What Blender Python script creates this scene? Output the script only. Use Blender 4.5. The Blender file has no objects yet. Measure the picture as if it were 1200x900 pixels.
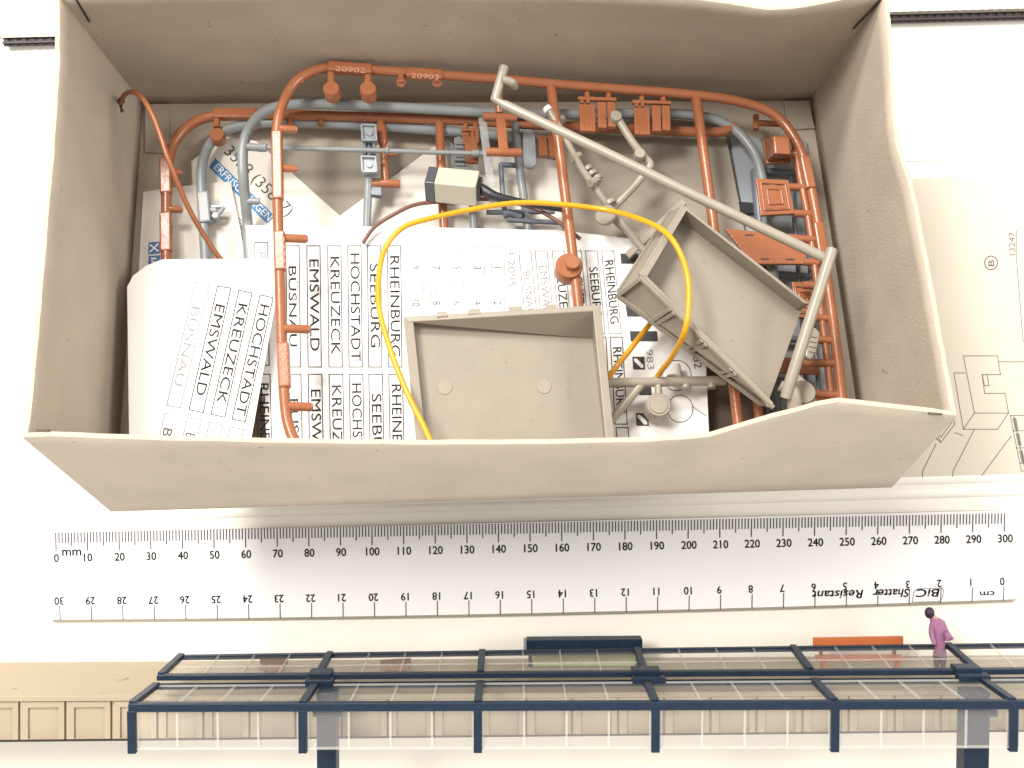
import bpy, math, random
from mathutils import Vector, Matrix
random.seed(7)
S = 0.001                       # everything below is written in millimetres
# ---------------------------------------------------------------- camera
F, H = 1300.0, 351.0            # focal length in photo pixels (1200 wide), camera height in mm
TH = math.radians(-2.5)
UP = Vector((0, math.cos(TH), math.sin(TH)))
FW = Vector((0, math.sin(TH), -math.cos(TH)))
EYE = Vector((0, 0, H))
sc = bpy.context.scene
cam = bpy.data.cameras.new('camera'); co = bpy.data.objects.new('camera', cam)
sc.collection.objects.link(co); sc.camera = co
co.location = EYE * S
co.rotation_euler = (TH, 0, 0)
cam.sensor_width = 36; cam.lens = 36 * F / 1200
cam.clip_start = 0.01; cam.clip_end = 50
sc.render.resolution_x = 1024; sc.render.resolution_y = 768
# ---------------------------------------------------------------- world, lamps, exposure
w = bpy.data.worlds.new("World"); sc.world = w; w.use_nodes = True
bg = w.node_tree.nodes['Background']
bg.inputs['Color'].default_value = (1.0, 0.95, 0.89, 1); bg.inputs['Strength'].default_value = 0.64
def area_lamp(name, loc, target, size, power, color):
    l = bpy.data.lights.new(name, 'AREA'); l.shape = 'RECTANGLE'; l.size = size[0]; l.size_y = size[1]
    l.energy = power; l.color = color
    o = bpy.data.objects.new(name, l); sc.collection.objects.link(o)
    o.location = loc
    o.rotation_euler = (Vector(target) - Vector(loc)).to_track_quat('-Z', 'Y').to_euler()
    return o
area_lamp('ceiling_light', (-0.56, 0.50, 1.08), (0, 0, 0.03), (0.34, 0.26), 12.0, (1.0, 0.965, 0.91))
area_lamp('far_light', (-0.42, 1.05, 0.92), (0, 0, 0.03), (0.60, 0.24), 17.0, (1.0, 0.96, 0.90))
area_lamp('east_fill', (1.00, 0.25, 0.80), (0, 0, 0.03), (0.5, 0.5), 6.5, (1.0, 0.96, 0.90))  # weak fill added from the east to lighten the left inner wall
area_lamp('south_fill', (0.00, -1.50, 0.47), (0, -0.05, 0.03), (1.6, 0.5), 12.0, (1.0, 0.97, 0.93))  # invented low fill from the south, brightens the front wall of the box
sc.view_settings.view_transform = 'Standard'; sc.view_settings.look = 'None'
sc.view_settings.exposure = 0.25; sc.view_settings.gamma = 1; sc.view_settings.use_curve_mapping = False
sc.render.engine = 'CYCLES'
sc.cycles.transparent_max_bounces = 24
sc.cycles.max_bounces = 8
# ---------------------------------------------------------------- helpers
def lerp(a, b, t): return a + (b - a) * t
def ray(px, py):
    return (Vector((1, 0, 0)) * (px - 600) / F - UP * (py - 450) / F + FW)
def hit(px, py, p0, n):
    d = ray(px, py); t = (p0 - EYE).dot(n) / d.dot(n)
    return EYE + d * t
def zp(px, py, z=0.0):
    return hit(px, py, Vector((0, 0, z)), Vector((0, 0, 1)))
# pose of the box: it leans, its front edge propped up
BN = Matrix.Rotation(math.radians(1.43), 3, 'Z') @ Matrix.Rotation(math.radians(2.62), 3, 'Y') @ Matrix.Rotation(math.radians(-21.58), 3, 'X') @ Vector((0, 0, 1))
BC = Vector((-6.7, 14.1, 28.7))
def bp(px, py, h=0.0):
    return hit(px, py, BC + BN * h, BN)

ORG = {}
def setp(o, label=None, cat=None, group=None, kind=None):
    if label: o['label'] = label
    if cat: o['category'] = cat
    if group: o['group'] = group
    if kind: o['kind'] = kind
    return o
def thing(name, label, cat, org, group=None):
    o = bpy.data.objects.new(name, None); sc.collection.objects.link(o)
    o.empty_display_size = 0.005
    o.location = Vector(org) * S; ORG[o.name] = Vector(org)
    return setp(o, label, cat, group)
class MB:
    def __init__(s): s.v = []; s.f = []; s.m = []; s.sm = []
    def add(s, vs, fs, mi=0, smooth=False):
        b = len(s.v); s.v += [Vector(v) for v in vs]
        for f in fs: s.f.append([i + b for i in f]); s.m.append(mi); s.sm.append(smooth)
    def build(s, name, mat, parent=None, bevel=0):
        me = bpy.data.meshes.new(name)
        if parent is not None: org = ORG[parent.name]
        else:
            n = len(s.v); org = Vector((sum(v.x for v in s.v) / n, sum(v.y for v in s.v) / n, min(v.z for v in s.v)))
        me.from_pydata([tuple((v - org) * S) for v in s.v], [], s.f)
        mats = mat if isinstance(mat, (list, tuple)) else [mat]
        for m in mats: me.materials.append(m)
        for p, mi, smo in zip(me.polygons, s.m, s.sm): p.material_index = mi; p.use_smooth = smo
        me.update()
        o = bpy.data.objects.new(name, me); sc.collection.objects.link(o)
        if parent is not None: o.parent = parent
        else: o.location = org * S
        ORG[o.name] = org
        if bevel:
            b = o.modifiers.new('bevel', 'BEVEL'); b.width = bevel * S; b.segments = 2; b.limit_method = 'ANGLE'; b.angle_limit = math.radians(40)
        return o
def catmull(pts, n=6):
    pts = [Vector(p) for p in pts]
    if len(pts) < 3: return pts
    out = []
    P = [pts[0] * 2 - pts[1]] + pts + [pts[-1] * 2 - pts[-2]]
    for i in range(1, len(P) - 2):
        a, b, c, d = P[i-1], P[i], P[i+1], P[i+2]
        for k in range(n):
            t = k / n
            out.append(0.5 * ((2*b) + (c-a)*t + (2*a-5*b+4*c-d)*t*t + (3*b-a-3*c+d)*t**3))
    out.append(pts[-1]); return out
def tube(mb, pts, r, n=10, smooth=True, curve=6, cap=True, mi=0):
    pts = catmull(pts, curve) if curve else [Vector(p) for p in pts]
    rs = r if callable(r) else (lambda t: r)
    T = (pts[1] - pts[0]).normalized()
    U = T.orthogonal().normalized()
    rings = []
    N = len(pts)
    for i, p in enumerate(pts):
        t = (pts[min(i+1, N-1)] - pts[max(i-1, 0)]).normalized()
        U = (U - t * U.dot(t)).normalized(); W = t.cross(U)
        rr = rs(i / (N - 1))
        rings.append([p + (U * math.cos(2*math.pi*k/n) + W * math.sin(2*math.pi*k/n)) * rr for k in range(n)])
    vs = [v for rg in rings for v in rg]; fs = []
    for i in range(N-1):
        for k in range(n):
            fs.append([i*n+k, i*n+(k+1) % n, (i+1)*n+(k+1) % n, (i+1)*n+k])
    mb.add(vs, fs, mi, smooth)
    if cap:
        mb.add(rings[0], [list(range(n))[::-1]], mi); mb.add(rings[-1], [list(range(n))], mi)
        # rounded shoulder is left to the bevel of light on the short cap
def bar(mb, a, b, wdt, hgt, upv, mi=0):
    a = Vector(a); b = Vector(b); t = (b - a).normalized()
    sd = t.cross(upv).normalized(); u = sd.cross(t).normalized()
    vs = []
    for p in (a, b):
        for i, j in ((-1, -1), (1, -1), (1, 1), (-1, 1)): vs.append(p + sd * (i * wdt / 2) + u * (j * hgt / 2))
    mb.add(vs, [[3, 2, 1, 0], [4, 5, 6, 7], [0, 1, 5, 4], [1, 2, 6, 5], [2, 3, 7, 6], [3, 0, 4, 7]], mi)
def prism(mb, top, nrm, thick, mi=0):
    n = len(top); top = [Vector(p) for p in top]
    # make sure the top faces along nrm
    c = Vector((0, 0, 0))
    for i in range(n): c += top[i].cross(top[(i+1) % n])
    if c.dot(nrm) < 0: top = top[::-1]
    bot = [p - nrm * thick for p in top]
    mb.add(top + bot, [list(range(n)), list(range(2*n-1, n-1, -1))] + [[i, i+n, (i+1) % n + n, (i+1) % n] for i in range(n)], mi)
def slab(mb, poly, h, thick, mi=0):      # px polygon lying on the plane h above the box floor
    prism(mb, [bp(x, y, h if not callable(h) else h(x, y)) for x, y in poly], BN, thick, mi)
def disc(mb, px, py, h0, h1, r, n=20, axis=None, mi=0):
    c = bp(px, py, h1); ax = (axis or BN).normalized()
    tube(mb, [c - ax * (h1 - h0), c - ax * 0.25, c], lambda t: r if t < .9 else r * .93, n=n, curve=0, mi=mi)
def bt(mb, pts, r, **k):                  # tube through px points (x, y, h) in the box
    tube(mb, [bp(*p) for p in pts], r, **k)
# flat print -----------------------------------------------------------
_tc = {}
def glyphs(body):
    if body in _tc: return _tc[body]
    c = bpy.data.curves.new('t', 'FONT'); c.body = body; c.size = 1; c.resolution_u = 3; c.offset = GOFF[0]
    o = bpy.data.objects.new('t', c); sc.collection.objects.link(o)
    dg = bpy.context.evaluated_depsgraph_get(); me = bpy.data.meshes.new_from_object(o.evaluated_get(dg))
    vs = [(v.co.x, v.co.y) for v in me.vertices]; fs = [list(p.vertices) for p in me.polygons]
    bpy.data.objects.remove(o); bpy.data.curves.remove(c); bpy.data.meshes.remove(me)
    x0 = min(v[0] for v in vs); x1 = max(v[0] for v in vs)
    _tc[body] = ([((x - x0) / (x1 - x0), y / 0.7) for x, y in vs], fs, (x1 - x0))
    return _tc[body]
GOFF = [0.0]; WT = [0]
def write(mb, body, surf, a, b, hpx, mi=0, slant=0):
    vs, fs, _ = glyphs(body)
    d = Vector((b[0] - a[0], b[1] - a[1])); u = Vector((d.y, -d.x)).normalized(); dn = d.normalized()
    offs = [(0, 0)] if not WT[0] else [(WT[0], 0), (-WT[0], 0), (0, WT[0]), (0, -WT[0])]
    for ox, oy in offs:
        out = []
        for s, t in vs:
            p = Vector(a) + d * s + u * (t * hpx) + dn * (slant * t * hpx)
            out.append(surf(p.x + ox, p.y + oy))
        mb.add(out, fs, mi)
def write_nat(mb, body, surf, c, ang, hpx, mi=0, slant=0, squeeze=.92):
    wdt = glyphs(body)[2] / .7 * hpx * squeeze; d = Vector((math.cos(ang), math.sin(ang))) * wdt / 2; c = Vector(c)
    write(mb, body, surf, c - d, c + d, hpx, mi, slant)
def stroke(mb, surf, pts, wpx, closed=False, mi=0):
    P = [Vector(p) for p in pts]
    if closed: P.append(P[0])
    for p, q in zip(P, P[1:]):
        d = (q - p).normalized(); n = Vector((-d.y, d.x)) * wpx / 2; e = d * wpx / 2
        mb.add([surf(*(p - n - e)), surf(*(q - n + e)), surf(*(q + n + e)), surf(*(p + n - e))], [[0, 3, 2, 1]], mi)
def fillq(mb, surf, pts, mi=0):
    mb.add([surf(*p) for p in pts], [list(range(len(pts)))[::-1]], mi)

# ---------------------------------------------------------------- materials
def mat(name, col, rough=0.5, var=0.06, nscale=300, bump=0.0, bscale=2000, speck=None, spec=0.5, metal=0, coat=0, trans=None, sss=0):
    m = bpy.data.materials.new(name); m.use_nodes = True; nt = m.node_tree; N = nt.nodes; L = nt.links
    b = N['Principled BSDF']
    b.inputs['Roughness'].default_value = rough; b.inputs['Metallic'].default_value = metal
    b.inputs['Specular IOR Level'].default_value = spec; b.inputs['Coat Weight'].default_value = coat
    tc = N.new('ShaderNodeTexCoord')
    no = N.new('ShaderNodeTexNoise'); no.inputs['Scale'].default_value = nscale; no.inputs['Detail'].default_value = 5
    L.new(tc.outputs['Object'], no.inputs['Vector'])
    mx = N.new('ShaderNodeMix'); mx.data_type = 'RGBA'
    mx.inputs['A'].default_value = tuple(c * (1 - var) for c in col) + (1,)
    mx.inputs['B'].default_value = tuple(min(1, c * (1 + var)) for c in col) + (1,)
    L.new(no.outputs['Fac'], mx.inputs['Factor'])
    out = mx.outputs['Result']
    if speck:
        s_col, s_scale, s_thr = speck
        n2 = N.new('ShaderNodeTexNoise'); n2.inputs['Scale'].default_value = s_scale; n2.inputs['Detail'].default_value = 3
        L.new(tc.outputs['Object'], n2.inputs['Vector'])
        r = N.new('ShaderNodeValToRGB'); r.color_ramp.elements[0].position = s_thr; r.color_ramp.elements[1].position = s_thr + .05
        L.new(n2.outputs['Fac'], r.inputs['Fac'])
        m2 = N.new('ShaderNodeMix'); m2.data_type = 'RGBA'; m2.inputs['B'].default_value = s_col + (1,)
        L.new(out, m2.inputs['A']); L.new(r.outputs['Color'], m2.inputs['Factor']); out = m2.outputs['Result']
    L.new(out, b.inputs['Base Color'])
    rn = N.new('ShaderNodeMapRange'); rn.inputs['To Min'].default_value = max(0, rough - .08); rn.inputs['To Max'].default_value = min(1, rough + .1)
    L.new(no.outputs['Fac'], rn.inputs['Value']); L.new(rn.outputs['Result'], b.inputs['Roughness'])
    if bump:
        n3 = N.new('ShaderNodeTexNoise'); n3.inputs['Scale'].default_value = bscale; n3.inputs['Detail'].default_value = 4
        L.new(tc.outputs['Object'], n3.inputs['Vector'])
        bu = N.new('ShaderNodeBump'); bu.inputs['Strength'].default_value = bump; bu.inputs['Distance'].default_value = 0.0003
        L.new(n3.outputs['Fac'], bu.inputs['Height']); L.new(bu.outputs['Normal'], b.inputs['Normal'])
    if sss:
        b.inputs['Subsurface Weight'].default_value = sss; b.inputs['Subsurface Scale'].default_value = 0.002
    if trans:
        tb = N.new('ShaderNodeBsdfTransparent'); tb.inputs['Color'].default_value = (.97, .97, .96, 1)
        ms = N.new('ShaderNodeMixShader'); ms.inputs['Fac'].default_value = trans
        L.new(tb.outputs[0], ms.inputs[1]); L.new(b.outputs[0], ms.inputs[2])
        L.new(ms.outputs[0], N['Material Output'].inputs['Surface'])
    return m
M = {}
M['table'] = mat('white_laminate', (.86, .835, .77), .35, .02, 12, .05, 300)
M['lam2'] = mat('white_board', (.79, .76, .69), .4, .02, 15)
M['card'] = mat('grey_cardboard', (.43, .366, .295), .85, .16, 60, .6, 1600, speck=((.24, .20, .16), 420, .71))
M['cut'] = mat('cardboard_cut_edge', (.52, .45, .345), .9, .2, 700, .5, 2500)
M['shadowline'] = mat('dark_gap_shade', (.10, .075, .055), .9, .2, 900)  # dark colour for the shade inside the corner slits
M['cardin'] = mat('cardboard_flap', (.39, .33, .27), .85, .06, 120, .3, 1500)
M['orange'] = mat('brick_orange_plastic', (.315, .112, .050), .24, .12, 180, .25, 700)
M['orange_l'] = mat('pale_orange_plastic', (.52, .29, .19), .5, .1, 900, .3, 1800)  # paler orange for the raised numbers
M['grey'] = mat('grey_plastic', (.23, .245, .25), .33, .06, 250, .1, 900)
M['grey_d'] = mat('dark_grey_plastic', (.13, .15, .18), .3, .06, 250, .1, 900)
M['beige'] = mat('beige_plastic', (.275, .238, .190), .38, .07, 150, .15, 900, speck=((.23, .19, .15), 620, .68))
M['beige_r'] = mat('smooth_beige_plastic', (.305, .268, .215), .3, .06, 250, .1, 900)
M['paper'] = mat('white_paper', (.83, .82, .80), .75, .02, 80, .15, 1500)
M['paper2'] = mat('cream_paper', (.66, .62, .56), .8, .04, 60, .15, 1500)
M['sheet'] = mat('aged_cream_paper', (.62, .56, .47), .85, .05, 35, .15, 900)
M['cardb'] = mat('beige_card', (.285, .25, .205), .85, .05, 70, .2, 900)
M['ink'] = mat('black_ink', (.035, .033, .035), .6, .1, 500)
M['ink_l'] = mat('thin_black_ink', (.12, .115, .12), .6, .1, 500)
M['ink_f'] = mat('faded_ink', (.26, .25, .26), .7, .3, 900)
M['ink_r'] = mat('ruler_ink', (.07, .06, .075), .5, .1, 500)
M['blue_ink'] = mat('blue_ink', (.045, .20, .42), .6, .08, 400)
M['dblue_ink'] = mat('dark_blue_ink', (.06, .13, .33), .6, .08, 400)
M['yellow'] = mat('yellow_insulation', (.64, .315, .010), .3, .06, 300)
M['brown'] = mat('brown_insulation', (.27, .095, .035), .35, .1, 300)
M['dbrown'] = mat('dark_brown_insulation', (.15, .065, .045), .4, .1, 300)
M['black'] = mat('black_plastic', (.02, .02, .022), .35, .1, 300)
M['lampb'] = mat('ivory_plastic', (.47, .44, .35), .4, .07, 300, .1, 900)
M['lampf'] = mat('dark_grey_lens', (.07, .075, .085), .3, .1, 300)
M['ruler'] = mat('white_ruler_plastic', (.84, .84, .85), .22, .01, 50, sss=.0)
M['ruler_e'] = mat('ruler_edge', (.50, .46, .40), .4, .02, 50)
M['blue'] = mat('dark_blue_plastic', (.007, .018, .038), .42, .25, 300, .35, 1000, spec=.35)
M['clear'] = mat('clear_pane', (.70, .67, .65), .14, .10, 90, .3, 140, trans=.10)
M['rib'] = mat('milky_rib', (.75, .73, .70), .2, .04, 200, trans=.22)
M['plat'] = mat('tan_platform_plastic', (.36, .295, .21), .6, .08, 90, .2, 900, speck=((.22, .18, .13), 300, .70))
M['dark'] = mat('dark_track_plastic', (.035, .026, .026), .5, .2, 500)
M['rail'] = mat('rail_metal', (.17, .15, .12), .35, .2, 500, metal=.7)
M['pink'] = mat('purple_coat_paint', (.33, .14, .26), .6, .15, 900)
M['hair'] = mat('dark_hair_paint', (.035, .015, .03), .5, .1, 900)
M['skin'] = mat('skin_paint', (.55, .32, .24), .6, .05, 900)
M['orangeb'] = mat('orange_board_plastic', (.50, .14, .04), .5, .08, 500)
M['redb'] = mat('dull_red_plastic', (.33, .17, .12), .6, .08, 500)
M['green'] = mat('pale_green_poster', (.45, .50, .28), .7, .3, 1500)
M['clearg'] = mat('clear_grey_styrene', (.5, .52, .53), .1, .05, 200, trans=.35)
M['paleg'] = mat('pale_grey_plastic', (.30, .32, .345), .35, .05, 200)

# ---------------------------------------------------------------- setting: white surface
mb = MB(); mb.add([(-1500, -1200, 0), (1500, -1200, 0), (1500, 1600, 0), (-1500, 1600, 0)], [[0, 1, 2, 3]])
setp(mb.build('table_top', M['table']), kind='structure')
mb = MB()   # upper white board: its front edge shows as a faint step left and right of the box
prism(mb, [zp(-900, 222, .3), zp(2200, 170, .3), zp(2200, 58, .3) , zp(-900, 60, .3)], Vector((0, 0, 1)), .28)
setp(mb.build('table_board', M['lam2'], bevel=.3), kind='structure')
mb = MB()
prism(mb, [zp(-900, 66, 1.6), zp(2200, -16, 1.6), zp(2200, -900, 1.6), zp(-900, -900, 1.6)], Vector((0, 0, 1)), 1.55)
setp(mb.build('table_board', M['lam2'], bevel=.3), kind='structure')
mb = MB()   # low lip in the white surface in front of the box
tube(mb, [zp(-700, 628, -1.9), zp(1900, 555, -1.9)], 2.4, n=48, curve=0)
tube(mb, [zp(-700, 610, -2.6), zp(1900, 538, -2.6)], 3.1, n=48, curve=0)
setp(mb.build('table_lip', M['table']), kind='structure')

# track behind the box
def tpt(t, off, z=0.0):
    a = zp(8, 50, 0); b = zp(1200, 19, 0); d = (b - a); n = Vector((-d.y, d.x, 0)).normalized()
    return a + d * t + n * off + Vector((0, 0, z))
t = thing('model_track', 'dark brown strip of model railway track lying flat beyond the box', 'model track', tpt(.5, 0))
mb = MB(); bar(mb, tpt(0, .9, 3.0), tpt(1.25, .9, 3.0), .7, 1.2, Vector((0, 0, 1))); mb.build('rail', M['rail'], t)
mb = MB(); bar(mb, tpt(0, -.9, 3.0), tpt(1.25, -.9, 3.0), .5, 1.0, Vector((0, 0, 1))); mb.build('rail', M['dark'], t)
mb = MB(); bar(mb, tpt(.0, 0, 1.9), tpt(1.25, 0, 1.9), 3.3, .9, Vector((0, 0, 1)))
k = 0
while k < 150:
    x = k * .0085; bar(mb, tpt(x + .001, 0, 2.1), tpt(x + .0055, 0, 2.1), 3.3, 1.2, Vector((0, 0, 1))); k += 1
setp(mb.build('sleepers', M['dark'], t), kind='stuff')

# ---------------------------------------------------------------- instruction sheet on the right
Z1 = Vector((0, 0, 1))
mb = MB()
poly = [(640, 573), (1030, 564), (1500, 549), (1500, 236), (1200, 213), (1120, 207), (1060, 210), (1000, 206), (640, 190)]
prism(mb, [zp(x, y, .35) for x, y in poly], Z1, .2)
ins = mb.build('instruction_sheet', M['sheet']); setp(ins, 'cream instruction sheet with line drawings partly under the right of the box', 'paper sheet')
sf = lambda x, y: zp(x, y, .43)
mb = MB()
GOFF[0] = -.008
write(mb, '13247', sf, (1190, 299), (1189, 272), 7)
stroke(mb, sf, [(1191, 300), (1191, 270)], .7)
stroke(mb, sf, [(1191, 300), (1199, 400), (1230, 402)], .7)
for k in range(20):
    a = 2*math.pi*k/20; b = 2*math.pi*(k+1)/20
    stroke(mb, sf, [(1161.5+7.5*math.cos(a), 308+8*math.sin(a)), (1161.5+7.5*math.cos(b), 308+8*math.sin(b))], 1.0)
GOFF[0] = .01; write(mb, 'B', sf, (1165, 312), (1165, 304.5), 7); GOFF[0] = -.008
L = [[(1129, 417), (1169, 417), (1172.5, 439), (1151, 439), (1154, 461), (1178, 461), (1182, 484), (1142, 484), (1129, 417)],
     [(1131, 437), (1118, 437), (1129, 503), (1169, 503), (1182, 484)], [(1142, 484), (1129, 503)],
     [(1151, 439), (1154, 452), (1159, 452), (1157, 439)], [(1171, 424), (1210, 424)],
     [(1105, 410), (1109, 430), (1112, 470)], [(1114, 476), (1119, 497), (1103, 518), (1097, 514), (1114, 490)], [(1098, 505), (1103, 512), (1116, 494)],
     [(1096, 500), (1102, 519)], [(1119, 507), (1128, 510)],
     [(1142, 503), (1117, 552), (1116, 561)], [(1097, 520), (1081, 553), (1081, 563)], [(1060, 520), (1049, 546), (1048, 563)], [(1185, 511), (1150, 558)],
     [(1184, 487), (1197, 552), (1230, 552)], [(1188, 488), (1201, 549)], [(1184, 487), (1230, 486)], [(1187, 505), (1230, 504)], [(1191, 525), (1230, 524)], [(1195, 543), (1230, 542)]]
for l in L: stroke(mb, sf, l, .75)
for y in (490, 508, 528):
    for k in range(5): stroke(mb, sf, [(1187 + (y-490)*.2 + k*.9, y), (1190 + (y-490)*.2 + k*.9, y + 14)], .5)
mb.build('printed_drawing', M['ink_l'], ins)

# ---------------------------------------------------------------- the cardboard box
HB = 55.7
base = [(135, 595), (1040, 567), (949, 118), (168, 122)]          # FL FR BR BL
BP = [bp(x, y, 0) for x, y in base]
rims = {
 'front': [(32, 507), (200, 511), (420, 513), (600, 514), (760, 513), (830, 508), (905, 486), (972, 468), (980, 467.5), (1115, 482)],
 'right': [(1115, 482), (1100, 400), (1082, 300), (1064, 214), (1050, 175), (1045, 140), (1042, 70), (1037, -8)],
 'back': [(1037, -8), (1000, -3), (955, 6), (910, 13), (870, 8), (830, 1), (700, -9), (400, -16), (200, -12), (68, -6)],
 'left': [(68, -6), (69, 80), (64, 180), (56, 280), (44, 400), (32, 507)]}
box = thing('cardboard_box', 'open grey cardboard box full of kit parts, its front wall creased', 'box', (BP[0] + BP[2]) / 2)
def outward(poly3, i):
    pass
cen = sum(BP, Vector()) / 4
def wall(name, b0, b1, rim, notch=False):
    R = [bp(x, y, HB) for x, y in rim]
    d = [0]
    for p, q in zip(R, R[1:]): d.append(d[-1] + (q - p).length)
    def rp(u):
        s = u * d[-1]
        for i in range(len(R) - 1):
            if s <= d[i+1] + 1e-9: return R[i].lerp(R[i+1], (s - d[i]) / (d[i+1] - d[i]))
        return R[-1]
    nu, nv = 40, 10; th = 1.05
    along = (b1 - b0).normalized()
    g = []
    for j in range(nv + 1):
        v = j / nv
        for i in range(nu + 1):
            u = i / nu
            straight = R[0].lerp(R[-1], u); dev = rp(u) - straight
            g.append(b0.lerp(b1, u).lerp(straight, v) + dev * (v ** 1.6))
    if rim is rims['right']:
        inw = -along.cross(BN).normalized(); inw = inw if inw.dot(cen - b0) > 0 else -inw
        for j in range(nv + 1):
            for i in range(nu + 1):
                u, v = i / nu, j / nv
                g[j*(nu+1)+i] = g[j*(nu+1)+i] + inw * (5.4 * min(1, u / .12) * (1 - u) ** 1.1 * (1 - v) ** 2)
    if rim is rims['back']:
        for i in range(1, nu): g[8*(nu+1)+i] = g[8*(nu+1)+i] + (b0 - cen).normalized() * 0 + along.cross(BN).normalized() * .55
    nn = along.cross(BN).normalized(); ph_ = random.uniform(0, 6)
    for j in range(1, nv + 1):
        for i in range(1, nu):
            u, v = i / nu, j / nv
            g[j*(nu+1)+i] = g[j*(nu+1)+i] + nn * (.35 * v * math.sin(7 * u + ph_) * math.sin(3 * v + ph_) + .10 * v * random.uniform(-1, 1)) + BN * (random.uniform(-.10, .10) if j == nv else 0)
    nrm = along.cross(BN).normalized()
    if nrm.dot(b0 - cen) < 0: nrm = -nrm
    outs = []
    for j in range(nv + 1):
        for i in range(nu + 1):
            e = -th if i == 0 else (th if i == nu else 0)
            outs.append(g[j*(nu+1)+i] + nrm * th + along * e)
    mb = MB(); n = len(g); W = nu + 1
    q = []; q2 = []
    for j in range(nv):
        for i in range(nu):
            a = j*W+i; q.append([a, a+1, a+W+1, a+W]); q2.append([n+a, n+a+W, n+a+W+1, n+a+1])
    mb.add(g + outs, [])
    for f in q + q2: mb.f.append(f); mb.m.append(0); mb.sm.append(True)
    for i in range(nu):
        a = nv*W+i; mb.f.append([a, a+1, n+a+1, n+a]); mb.m.append(1); mb.sm.append(False)
        a = i; mb.f.append([a+1, a, n+a, n+a+1]); mb.m.append(0); mb.sm.append(False)
    return mb.build(name, [M['card'], M['cut']], box)
wall('wall', BP[0], BP[1], rims['front'])
wr = wall('wall', BP[1], BP[2], rims['right'])
wb = wall('wall', BP[2], BP[3], rims['back'])
wl = wall('wall', BP[3], BP[0], rims['left'])
mb = MB(); prism(mb, [p + BN * .05 + (p - cen).normalized() * .6 for p in BP], BN, 1.25); mb.build('floor_panel', M['card'], box)
# corner flaps glued inside the back wall, slits near the rim
def wallpt(bx, by, rx, ry, s):   # point a share s of the way up a wall
    return bp(bx, by, 0).lerp(bp(rx, ry, HB), s)
for q in ([(170, 123), (198, 122), (199, 180), (170, 178)], [(919, 119), (947, 119), (955, 150), (922, 152)]):
    mb = MB(); prism(mb, [bp(x, y, .95) for x, y in q], BN, .8); mb.build('corner_flap', M['cardin'], box)
nb = (bp(500, 120, 0) - bp(500, 580, 0)).normalized()
for (xa, s0), (xb, s1) in (((178, .78), (182, .97)), ((941, .72), (949, .97))):
    mb = MB(); pa_, pb2 = wallpt(xa, 120, lerp(68, 1037, (xa - 168) / 781), -6, s0), wallpt(xb, 120, lerp(68, 1037, (xb - 168) / 781), -6, s1)
    bar(mb, pa_ - nb * .02, pb2 - nb * .02, .5, .25, nb); mb.build('slit', M['dark'], box)
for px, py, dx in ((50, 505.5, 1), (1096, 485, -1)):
    mb = MB(); slab(mb, [(px - 8, py - 2.2), (px + 8, py - 2 - dx), (px + 9, py + 1.0), (px - 7, py + .6)], HB + .12, .5); mb.build('corner_gap_shade', M['shadowline'], box)  # dark slab painting the shade of a slit at each front corner
# prop that keeps the box leaning
mb = MB()
for x0, x1 in ((-75, -45), (40, 70)):
    yy = -22
    zt = (BC.z + 0) 
    def zb(x, y): return BC.z - (BN.x * (x - BC.x) + BN.y * (y - BC.y)) / BN.z - 1.6
    vs = []
    for (x, y) in ((x0, yy-12), (x1, yy-12), (x1, yy+12), (x0, yy+12)): vs.append((x, y, .02))
    for (x, y) in ((x0, yy-12), (x1, yy-12), (x1, yy+12), (x0, yy+12)): vs.append((x, y, zb(x, y)))
    m2 = MB(); m2.add(vs, [[3, 2, 1, 0], [4, 5, 6, 7], [0, 1, 5, 4], [1, 2, 6, 5], [2, 3, 7, 6], [3, 0, 4, 7]])
    o = m2.build('support_block', M['lam2'])
    setp(o, 'white block under the raised front of the box, at its %s end' % ('left' if x0 < 0 else 'right'), 'block')

# ---------------------------------------------------------------- papers in the box
def paper(name, poly, h, m, label, thick=.22):
    mb = MB(); slab(mb, poly, h, thick); o = mb.build(name, m); return setp(o, label, 'paper sheet' if m is not M['cardb'] else 'card')
paper('card_sheet', [(310, 176), (505, 174), (512, 262), (404, 288), (318, 262)], .9, M['cardb'], 'greyish card lying on the box floor under the white sheets, near the lamp')
pu = paper('paper_sheet', [(224, 189), (262, 160), (300, 165), (404, 258), (330, 350), (250, 350), (232, 300)], 1.6, M['paper2'], 'cream paper with a blue strip and slanting numerals, tilted under the sprues')
paper('paper_sheet', [(340, 290), (398, 253), (508, 172), (672, 190), (672, 300), (400, 320)], 2.2, M['paper2'], 'blank cream paper beneath the small lamp, behind the big lettered sheet')
pb = paper('paper_sheet', [(168, 225), (236, 215), (270, 213), (282, 270), (292, 340), (161, 345)], 3.0, M['paper2'], 'cream paper with small blue pictograms by the left wall of the box')
paper('card_sheet', [(655, 128), (848, 145), (872, 268), (888, 340), (660, 330)], 3.0, M['cardb'], 'plain beige card under the hanging orange panels, right of centre')
HM = 8.0
pm = paper('lettered_sheet', [(288, 264), (480, 266), (655, 270), (752, 281), (826, 398), (833, 556), (560, 562), (318, 566)], HM, M['paper'], 'large white sheet with rows of upright station names under the yellow wire', .3)
HL = 13.0
ph = paper('lettered_sheet', [(149, 336), (156, 323), (172, 311), (190, 304), (326, 303), (327, 330), (285, 566), (152, 566)], HL, M['paper'], 'white sheet with four slanting station names and a cut corner, against the left wall', .3)
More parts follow.
